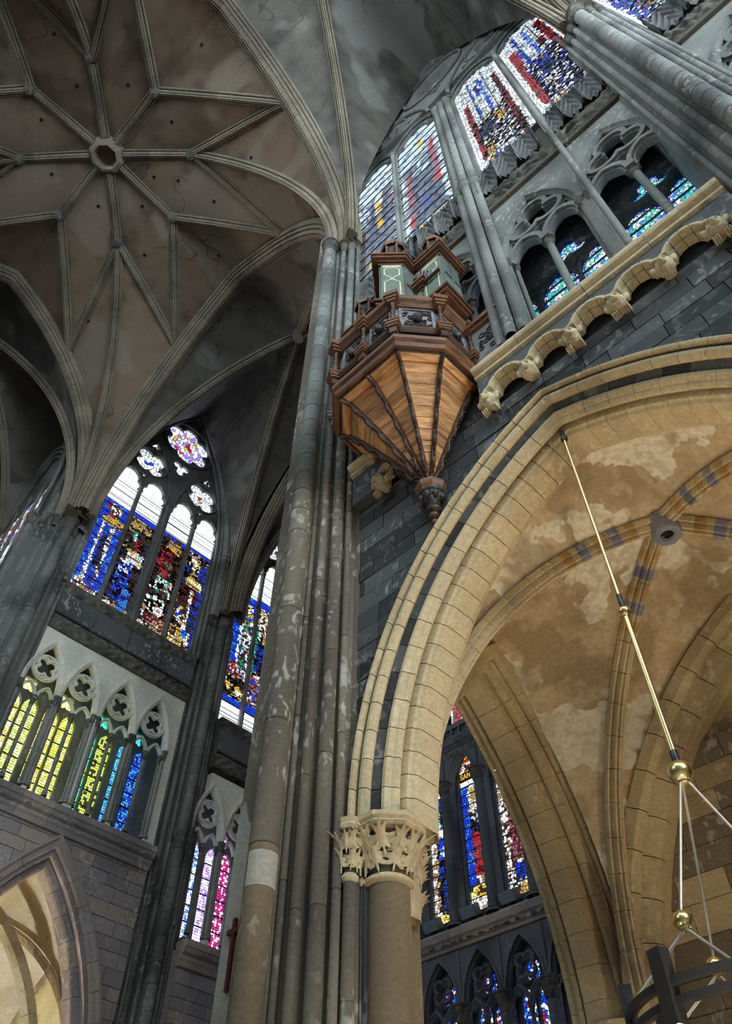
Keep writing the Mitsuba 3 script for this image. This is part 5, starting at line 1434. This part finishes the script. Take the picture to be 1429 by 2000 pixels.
for i in range(6):
    A, B = pts_panel[i], pts_panel[i + 1]
    d = B - A; ln = np.linalg.norm(d); d /= ln
    m_ = np.array([-d[1], d[0]])
    if np.dot(m_, (A + B) / 2 - OC) < 0:
        m_ = -m_
    k = uid(gal + "__panel")
    def slab(a, b, z0, z1, o0, o1):
        q = [A + d * a + m_ * o0, A + d * b + m_ * o0, A + d * b + m_ * o1, A + d * a + m_ * o1]
        m = trimesh.creation.extrude_polygon(Polygon(q), z1 - z0, engine="earcut"); m.apply_translation((0, 0, z0))
        return m
    add("board", slab(.0, ln, 15.7, 16.75, -.04, 0.0), "grey_wood", k)
    add("frame", join([slab(.08, .14, 15.74, 16.72, 0, .03), slab(ln - .14, ln - .08, 15.74, 16.72, 0, .03), slab(.08, ln - .08, 15.74, 15.8, 0, .03), slab(.08, ln - .08, 16.66, 16.72, 0, .03)]), "grey_wood", k)
    cu = []
    g = np.random.default_rng(i + 40)
    for q in range(26):                                           # carved tendrils
        a = ln * (.18 + .64 * g.random()); z = 15.86 + .72 * g.random()
        s = trimesh.creation.torus(.05 * g.uniform(.6, 1.3), .013, 14, 6)
        R3 = np.eye(4); R3[:2, 0] = d; R3[:3, 1] = (0, 0, 1); R3[:3, 2] = (*m_, 0)
        s.apply_transform(R3); p = A + d * a + m_ * .015
        s.apply_translation((p[0], p[1], z)); cu.append(s)
    add("tendrils", join(cu), "dark_carved_wood", k, smooth=True, kind="stuff", label="dark carved tendrils")
    s = trimesh.creation.icosphere(3, 1.0)
    v = np.array(s.vertices)
    v = v * (1 + .35 * (meshkit.fbm(v * 2.2 + i, 3, i) - .45))[:, None] * [.1, .1, .14]
    p = A + d * ln / 2 + m_ * .07
    add("carved_head", trimesh.Trimesh(v + [p[0], p[1], 16.22], s.faces, process=False), "dark_carved_wood", k, smooth=True, label="small dark carved head")
for p in posts:
    k = uid(gal + "__baluster")
    u_ = (p - OC) / np.linalg.norm(p - OC)
    x, y = p + u_ * .03
    add("turned_shaft", lathe(x, y, [(.03, 15.8), (.06, 15.83), (.06, 15.88), (.035, 15.93), (.065, 16.02), (.065, 16.1), (.03, 16.16), (.05, 16.25), (.055, 16.33), (.03, 16.42), (.045, 16.5), (.03, 16.56), (.06, 16.63), (.06, 16.7)], 12), "walnut", k, smooth=40)
    for (z0, z1, w, m) in ((15.5, 15.56, .15, "red_oak"), (15.56, 15.66, .18, "red_oak"), (15.66, 15.72, .2, "red_oak"), (15.72, 15.8, .15, "red_oak"), (16.68, 16.76, .13, "red_oak"), (16.76, 16.86, .17, "red_oak"), (16.86, 17.02, .21, "red_oak"), (17.02, 17.08, .17, "red_oak"), (15.28, 15.5, .1, "walnut")):
        b = trimesh.creation.box(extents=(w * 1.5, w * 1.5, z1 - z0))
        b.apply_transform(trimesh.transformations.rotation_matrix(math.atan2(u_[1], u_[0]), [0, 0, 1])); b.apply_translation((x, y, (z0 + z1) / 2))
        add("block", b, m, k)
# flank panel against the wall, right of the gallery
fl = uid(og + "__flank_panel")
add("board", bx(6.86, 6.96, 2.62, 3.6, 15.3, 16.7), "grey_wood", fl)
add("cornice", join([bx(6.72, 6.98, 2.55, 3.66, 16.72, 16.86), bx(6.78, 6.98, 2.6, 3.62, 16.62, 16.72)]), "red_oak", fl)
cu = []
g = np.random.default_rng(99)
for q in range(34):
    s = trimesh.creation.torus(.05 * g.uniform(.6, 1.3), .014, 14, 6)
    s.apply_transform(trimesh.transformations.rotation_matrix(math.pi / 2, [0, 1, 0])); s.apply_translation((6.85, 2.75 + .72 * g.random(), 15.5 + 1.05 * g.random())); cu.append(s)
add("tendrils", join(cu), "dark_carved_wood", fl, smooth=True, kind="stuff", label="dark carved tendrils")

# case: a pointed middle tower between two flat side towers
def prism(pl, z0, z1):
    m = trimesh.creation.extrude_polygon(Polygon(pl), z1 - z0, engine="earcut"); m.apply_translation((0, 0, z0)); return m
def tower(name, pl, z0, z1, faces, label):
    k = uid(og + "__" + name)
    tag(k, label)
    pl = np.asarray(pl, float)
    add("body", prism(pl, z0, z1), "dull_green_paint", k)
    po = Polygon(pl)
    for (dz0, dz1, o, m) in ((-.34, -.26, .03, "red_oak"), (-.26, -.16, .1, "red_oak"), (-.16, -.06, .15, "walnut"), (-.06, .02, .08, "red_oak")):
        add("base_moulding", prism(np.array(po.buffer(o, join_style=2).exterior.coords)[:-1], z0 + dz0, z0 + dz1), m, k)
    for (dz0, dz1, o, m) in ((-.06, .02, .04, "red_oak"), (.02, .12, .09, "walnut"), (.12, .22, .16, "red_oak"), (.22, .3, .2, "red_oak"), (.3, .36, .1, "walnut")):
        add("cornice", prism(np.array(po.buffer(o, join_style=2).exterior.coords)[:-1], z1 + dz0, z1 + dz1), m, k)
    for (i, mat, lines) in faces:
        A, B = pl[i], pl[(i + 1) % len(pl)]
        d = B - A; ln = np.linalg.norm(d); d /= ln
        m_ = np.array([d[1], -d[0]])
        if np.dot(m_, (A + B) / 2 - pl.mean(0)) < 0:
            m_ = -m_
        def strip(a, za, b, zb, o, wd, dp=.008):
            p, q = np.array([a, za]), np.array([b, zb])
            t = (q - p) / np.linalg.norm(q - p); nn = np.array([-t[1], t[0]]) * wd / 2
            c2 = [p + nn, p - nn, q - nn, q + nn]
            v = np.array([[*(A + d * c[0] + m_ * (o + e)), c[1]] for e in (0, dp) for c in c2])
            f = np.array([[0, 1, 2], [0, 2, 3], [4, 6, 5], [4, 7, 6], [0, 4, 5], [0, 5, 1], [1, 5, 6], [1, 6, 2], [2, 6, 7], [2, 7, 3], [3, 7, 4], [3, 4, 0]])
            m = trimesh.Trimesh(v, f, process=False)
            if m.volume < 0:
                m.invert()
            return m
        add("panel", strip(.02, (z0 + z1) / 2, ln - .02, (z0 + z1) / 2, .0, (z1 - z0) - .04, .03), mat, k)
        if lines == "motif":
            L_, Rr, h = .14 * ln + .02, ln - .14 * ln - .02, z1 - z0
            c_ = .12
            out = []
            def poly(pts):
                for (a, b), (e, f2) in zip(pts[:-1], pts[1:]):
                    out.append(strip(a, b, e, f2, .03, .03))
            m1, m2 = z0 + .56 * h, z0 + .64 * h
            poly([(L_, z0 + .06), (L_, m1 - c_), (L_ + c_, m1), (Rr - c_, m1), (Rr, m1 - c_), (Rr, z0 + .06)])
            poly([(L_ + c_, m1), ((L_ + Rr) / 2, (m1 + m2) / 2), (L_ + c_, m2)])
            poly([(Rr - c_, m1), ((L_ + Rr) / 2, (m1 + m2) / 2), (Rr - c_, m2)])
            poly([(L_ + c_, m2), (L_, m2 + c_), (L_, z0 + .84 * h), (L_ + .06, z0 + .88 * h), (Rr - .06, z0 + .88 * h), (Rr, z0 + .84 * h), (Rr, m2 + c_), (Rr - c_, m2)])
            for q in range(7):
                a = L_ + (Rr - L_) * q / 6
                poly([(a - .03, z0 + .9 * h), (a, z0 + .955 * h), (a + .03, z0 + .9 * h)])
            add("painted_lines", join(out), "cream_paint", k, label="cream painted outline")
        elif lines == "grid":
            out = [strip(ln / 2, z0 + .06, ln / 2, z1 - .06, .03, .05, .03), strip(.05, (z0 + z1) / 2, ln - .05, (z0 + z1) / 2, .03, .05, .03)]
            add("stiles", join(out), "dull_green_paint", k)
    return k
def crown(x, y, z, w, h, seed, parent):
    k = uid(parent + "__crown")
    add("lantern", knob_ring(x, y, w * .75, z, z + h * .55, seed, amp=.08, seg=24, rows=9, flare=1.15), "dark_carved_wood", k, smooth=50)
    for a in range(6):
        t = a * math.pi / 3
        add("post", lathe(x + w * math.cos(t), y + w * math.sin(t), [(.03, z), (.045, z + h * .2), (.03, z + h * .4), (.045, z + h * .55)], 8), "red_oak", k, smooth=40)
    add("cap", lathe(x, y, [(w * 1.25, z + h * .55), (w * 1.35, z + h * .62), (w * 1.1, z + h * .7), (w * .7, z + h * .8), (.1, z + h * .86), (.12, z + h * .93), (.02, z + h)], 8), "red_oak", k)
tc = tower("middle_tower", [(5.62, 4.32), (6.3, 4.36), (6.3, 5.2), (5.95, 5.24), (5.25, 4.72)], 17.35, 19.5, [(4, "green_paint", "motif"), (3, "green_paint", "motif"), (0, "dull_green_paint", "grid")], "pointed middle tower with green painted faces")
crown(5.66, 4.62, 19.85, .25, 1.8, 1, tc)
tr_ = tower("side_tower", [(6.02, 3.52), (6.68, 3.52), (6.68, 4.1), (6.02, 4.1)], 17.5, 19.5, [(3, "green_paint", "motif"), (0, "dull_green_paint", "grid")], "flat side tower with a green painted front and panelled flank")
crown(6.28, 3.8, 19.85, .23, 1.9, 2, tr_)
lc = tower("low_case", [(6.0, 4.1), (6.6, 4.1), (6.6, 5.7), (6.0, 5.7)], 17.3, 18.3, [(3, "green_paint", "motif")], "low green case front between the towers")
add("cross_rail", bx(5.88, 5.95, 3.52, 4.6, 18.38, 18.47), "walnut", tr_, label="dark rail across the green front")
tl_ = tower("side_tower", [(6.0, 5.72), (6.7, 5.72), (6.7, 6.4), (6.0, 6.4)], 17.4, 19.0, [(3, "green_paint", None)], "side tower at the pier end with a carved crown")
crown(6.1, 6.0, 19.35, .24, 1.6, 3, tl_)
for (x, y, z, sy) in ((5.9, 4.12, 19.1, 1), (5.9, 5.55, 19.0, -1)):
    cu = []
    for q in range(9):                                            # a carved wing of scrolls between the towers
        s = trimesh.creation.torus(.05 + .022 * q, .022, 18, 6)
        s.apply_transform(trimesh.transformations.rotation_matrix(math.pi / 2, [0, 1, 0])); s.apply_translation((x + .012 * q, y + sy * .03 * q * (1 if q % 2 else -.6), z - .03 * q)); cu.append(s)
    add("scroll_carving", join(cu), "grey_wood", og, smooth=True, label="pale carved scroll wing")

# ------------------------------------------------------------------ chandelier on its long rod
cd = thing("chandelier", "large black ring chandelier on brass balls, ropes and a long rod below the golden arch", "chandelier")
HX, HY = 7.4, 2.62
def cyl(a, b, r, seg=10):
    a, b = np.asarray(a, float), np.asarray(b, float)
    return trimesh.creation.cylinder(r, segment=[a, b], sections=seg)
add("ceiling_hook", lathe(HX, HY, [(.01, 12.18), (.05, 12.2), (.06, 12.26), (.035, 12.32), (.03, 12.45)], 12), "iron", cd, smooth=40)
rd = uid(cd + "__rod")
add("upper_tube", cyl((HX, HY, 8.55), (HX, HY, 12.2), .024), "brass", rd, smooth=True)
add("sleeve", cyl((HX, HY, 8.38), (HX, HY, 8.62), .032), "black_paint", rd, smooth=True)
add("lower_tube", cyl((HX, HY, 6.2), (HX, HY, 8.3), .036), "brass", rd, smooth=True)
add("sleeve", cyl((HX, HY, 6.12), (HX, HY, 6.3), .045), "black_paint", rd, smooth=True)
def ball(x, y, z, r):
    k = uid(cd + "__ball")
    s = trimesh.creation.uv_sphere(r, count=[20, 28]); s.apply_translation((x, y, z))
    add("shell", s, "brass", k, smooth=True)
    add("collar", lathe(x, y, [(r * .5, z - r * .98), (r * .55, z - r * .8), (r * .5, z - r * .7)], 16), "brass", k, smooth=40)
ball(HX, HY, 8.32, .085)
ball(HX, HY, 6.05, .13)
RZ, RR = 3.82, 1.05
sub = [(math.radians(d)) for d in (126, 200, 355)]
RB = .65
for i, a in enumerate((math.radians(164), math.radians(44), math.radians(284))):
    bxp, byp = HX + RB * math.cos(a), HY + RB * math.sin(a)
    add("rope", cyl((HX + .04 * math.cos(a), HY + .04 * math.sin(a), 5.95), (bxp, byp, 4.5), .014, 8), "steel_rope", cd, smooth=True)
    ball(bxp, byp, 4.44, .085)
    for s in (-1, 1):
        b2 = a + s * math.radians(30)
        add("rope", cyl((bxp, byp, 4.38), (HX + RR * math.cos(b2), HY + RR * math.sin(b2), RZ + .1), .014, 8), "steel_rope", cd, smooth=True)
rg = uid(cd + "__ring")
for z in (RZ + .07, RZ - .07):
    add("hoop", lathe(HX, HY, [(RR - .03, z - .03), (RR + .03, z - .03), (RR + .03, z + .03), (RR - .03, z + .03), (RR - .03, z - .03)], 64), "black_paint", rg, smooth=30)
for i in range(8):
    a = math.radians(163 + 45 * i)
    k = uid(cd + "__lamp")
    x, y = HX + RR * math.cos(a), HY + RR * math.sin(a)
    b = trimesh.creation.box(extents=(.11, .14, .44)); b.apply_transform(trimesh.transformations.rotation_matrix(a, [0, 0, 1])); b.apply_translation((x, y, RZ + .0))
    add("housing", b, "black_paint", k)
    c = trimesh.creation.cylinder(.045, .02, sections=16); c.apply_translation((x, y, RZ - .235))
    add("down_lens", c, "glass", k, emit=np.array((1.0, .85, .6)) * 25, weight=.2, label="lit lens")
    c = trimesh.creation.cylinder(.05, .02, sections=16); c.apply_translation((x, y, RZ + .24))
    for s4 in range(4):
        wll = trimesh.creation.box(extents=(.11, .012, .1) if s4 < 2 else (.012, .14, .1))
        wll.apply_translation((0, .064 * (1 if s4 else -1), 0) if s4 < 2 else (.049 * (1 if s4 == 3 else -1), 0, 0))
        wll.apply_transform(trimesh.transformations.rotation_matrix(a, [0, 0, 1])); wll.apply_translation((x, y, RZ + .27))
        add("rim", wll, "black_paint", k)
    add("up_lens", c, "glass", k, emit=np.array(WARM) * LAMP * 1.3, weight=7, label="lit uplight lens")

# ------------------------------------------------------------------ floodlights standing in the nave, the aisle and the chapel, below the picture
def flood(x, y, z, aim, power, r, col, label, w):
    k = thing("floor_floodlight", label, "floodlight")
    aim = np.asarray(aim, float) - (x, y, z); aim /= np.linalg.norm(aim)
    m = trimesh.creation.cylinder(r, .02, sections=20)
    m = trimesh.Trimesh(np.array(m.vertices), np.array(m.faces), process=False)
    R3 = trimesh.geometry.align_vectors([0, 0, 1], aim)
    m.apply_transform(R3); m.apply_translation((x, y, z))
    add("lens", m, "glass", k, emit=np.array(col) * power, weight=w)
    h = lathe(0, 0, [(.01, -.35), (r * .7, -.33), (r * 1.1, -.02), (r * 1.25, .12), (r * 1.2, .12), (r * 1.04, -.02)], 20)
    h.apply_transform(R3); h.apply_translation((x, y, z))
    add("housing", h, "black_paint", k, smooth=40)
    add("stand", cyl((x, y, 0), (x, y, z - .2), .03), "black_paint", k)
flood(11.1, 30.0, 2.2, (11.1, 30.2, 12), 4500, .25, (1, .82, .6), "floodlight on a stand in the chapel, out of the picture", 8)
flood(10.4, 1.2, 1.6, (10.4, 3.2, 12), 380, .22, WARM, "floodlight on a stand in the aisle, out of the picture", 8)
flood(4.6, 1.0, 1.6, (7.2, 2.6, 12), 420, .22, WARM, "floodlight on a stand in the nave, out of the picture", 8)

# ------------------------------------------------------------------ the shell behind the camera: northern nave wall, western wall, their clear windows
def clear_window(key, label, fr, poly, d, gain, flip=False, n=4):
    _used.add(key)
    tag(key, label, None, None, "structure")
    b = poly.bounds
    w = (b[2] - b[0]) / n
    for k in range(n):
        m = ext(fr, poly.intersection(box(b[0] + k * w + .12, b[1], b[0] + (k + 1) * w - .12, b[3])), d, d + .03)
        add("clear_glass", m, "glass", key, emit=np.array((.82, .95, 1.0)) * gain, weight=4)
ww = [("window_12", 2.6), ("window_13", -7.1), ("window_14", -16)]
nwall = box(-20.3, 0, 7.4, 44)
for k, c in ww:
    nwall = nwall.difference(arch_poly(c, 3.9, 34, 7, 25))
    clear_window(k, "clear clerestory window in the northern nave wall, behind the camera", R, arch_poly(c, 3.9, 34, 7, 25), -10.15, DAY)
add("wall_north", ext(R, nwall, -10.2, -9.9), "grey_stone_2")
tag("wall_north", "northern nave wall, behind the camera", None, None, "structure")
add("wall_west", ext(L, box(-10.2, 0, 7.2, 44).difference(arch_poly(-1.5, 5.5, 26, 10, 14)), -20.4, -20.1), "grey_stone_2")
tag("wall_west", "western wall, behind the camera", None, None, "structure")
clear_window("window_15", "great western window, behind the camera", L, arch_poly(-1.5, 5.5, 26, 10, 14), -20.35, DAY * 2.2, n=8)
add("wall_south", ext(R, box(-20.3, 0, -11.9, 44), 7.0, 7.6), "grey_stone_2")
tag("wall_south", "southern nave wall, behind the camera", None, None, "structure")
add("roof_slab", bx(-10, 7.6, -20.3, -11.7, 43.5, 43.8), "nave_plaster", nv2)
# northern transept and choir ends
add("transept_end", bx(-26, -25.6, 7.4, 26, 0, 24), "grey_stone_2", "wall_north")
clear_window("window_16", "great window of the northern transept, outside the picture", R, box(8.5, 24, 24, 40), -25.7, DAY * .7, n=8)
add("transept_side", ext(L, box(-26, 0, -9.9, 44), 25.8, 26.2), "grey_stone_2", "wall_north")
add("transept_side", ext(L, box(-26, 0, -9.9, 44), 6.6, 7.0), "grey_stone_2", "wall_north")
add("transept_roof", bx(-26, -9.9, 7, 26, 41.5, 41.8), "nave_plaster", "wall_north")
add("choir_end", ext(L, box(-10, 0, 7.2, 44), 34.2, 34.5), "grey_stone_0", wl)
add("choir_side", ext(R, box(25.6, 0, 34.5, 44), -10.2, -9.9), "grey_stone_0", "wall_north")
add("transept_west_wall", ext(L, box(8.4, 15.2, 27.6, 44), 6.9, 7.2), "grey_stone_0", we)
add("transept_east_end", ext(L, box(23.9, 0, 27.6, 44), 25.7, 26.3), "grey_stone_0", wl)
add("transept_end_wall", ext(R, box(7, 0, 25.4, 5), 26.2, 26.6), "grey_stone_0", we)
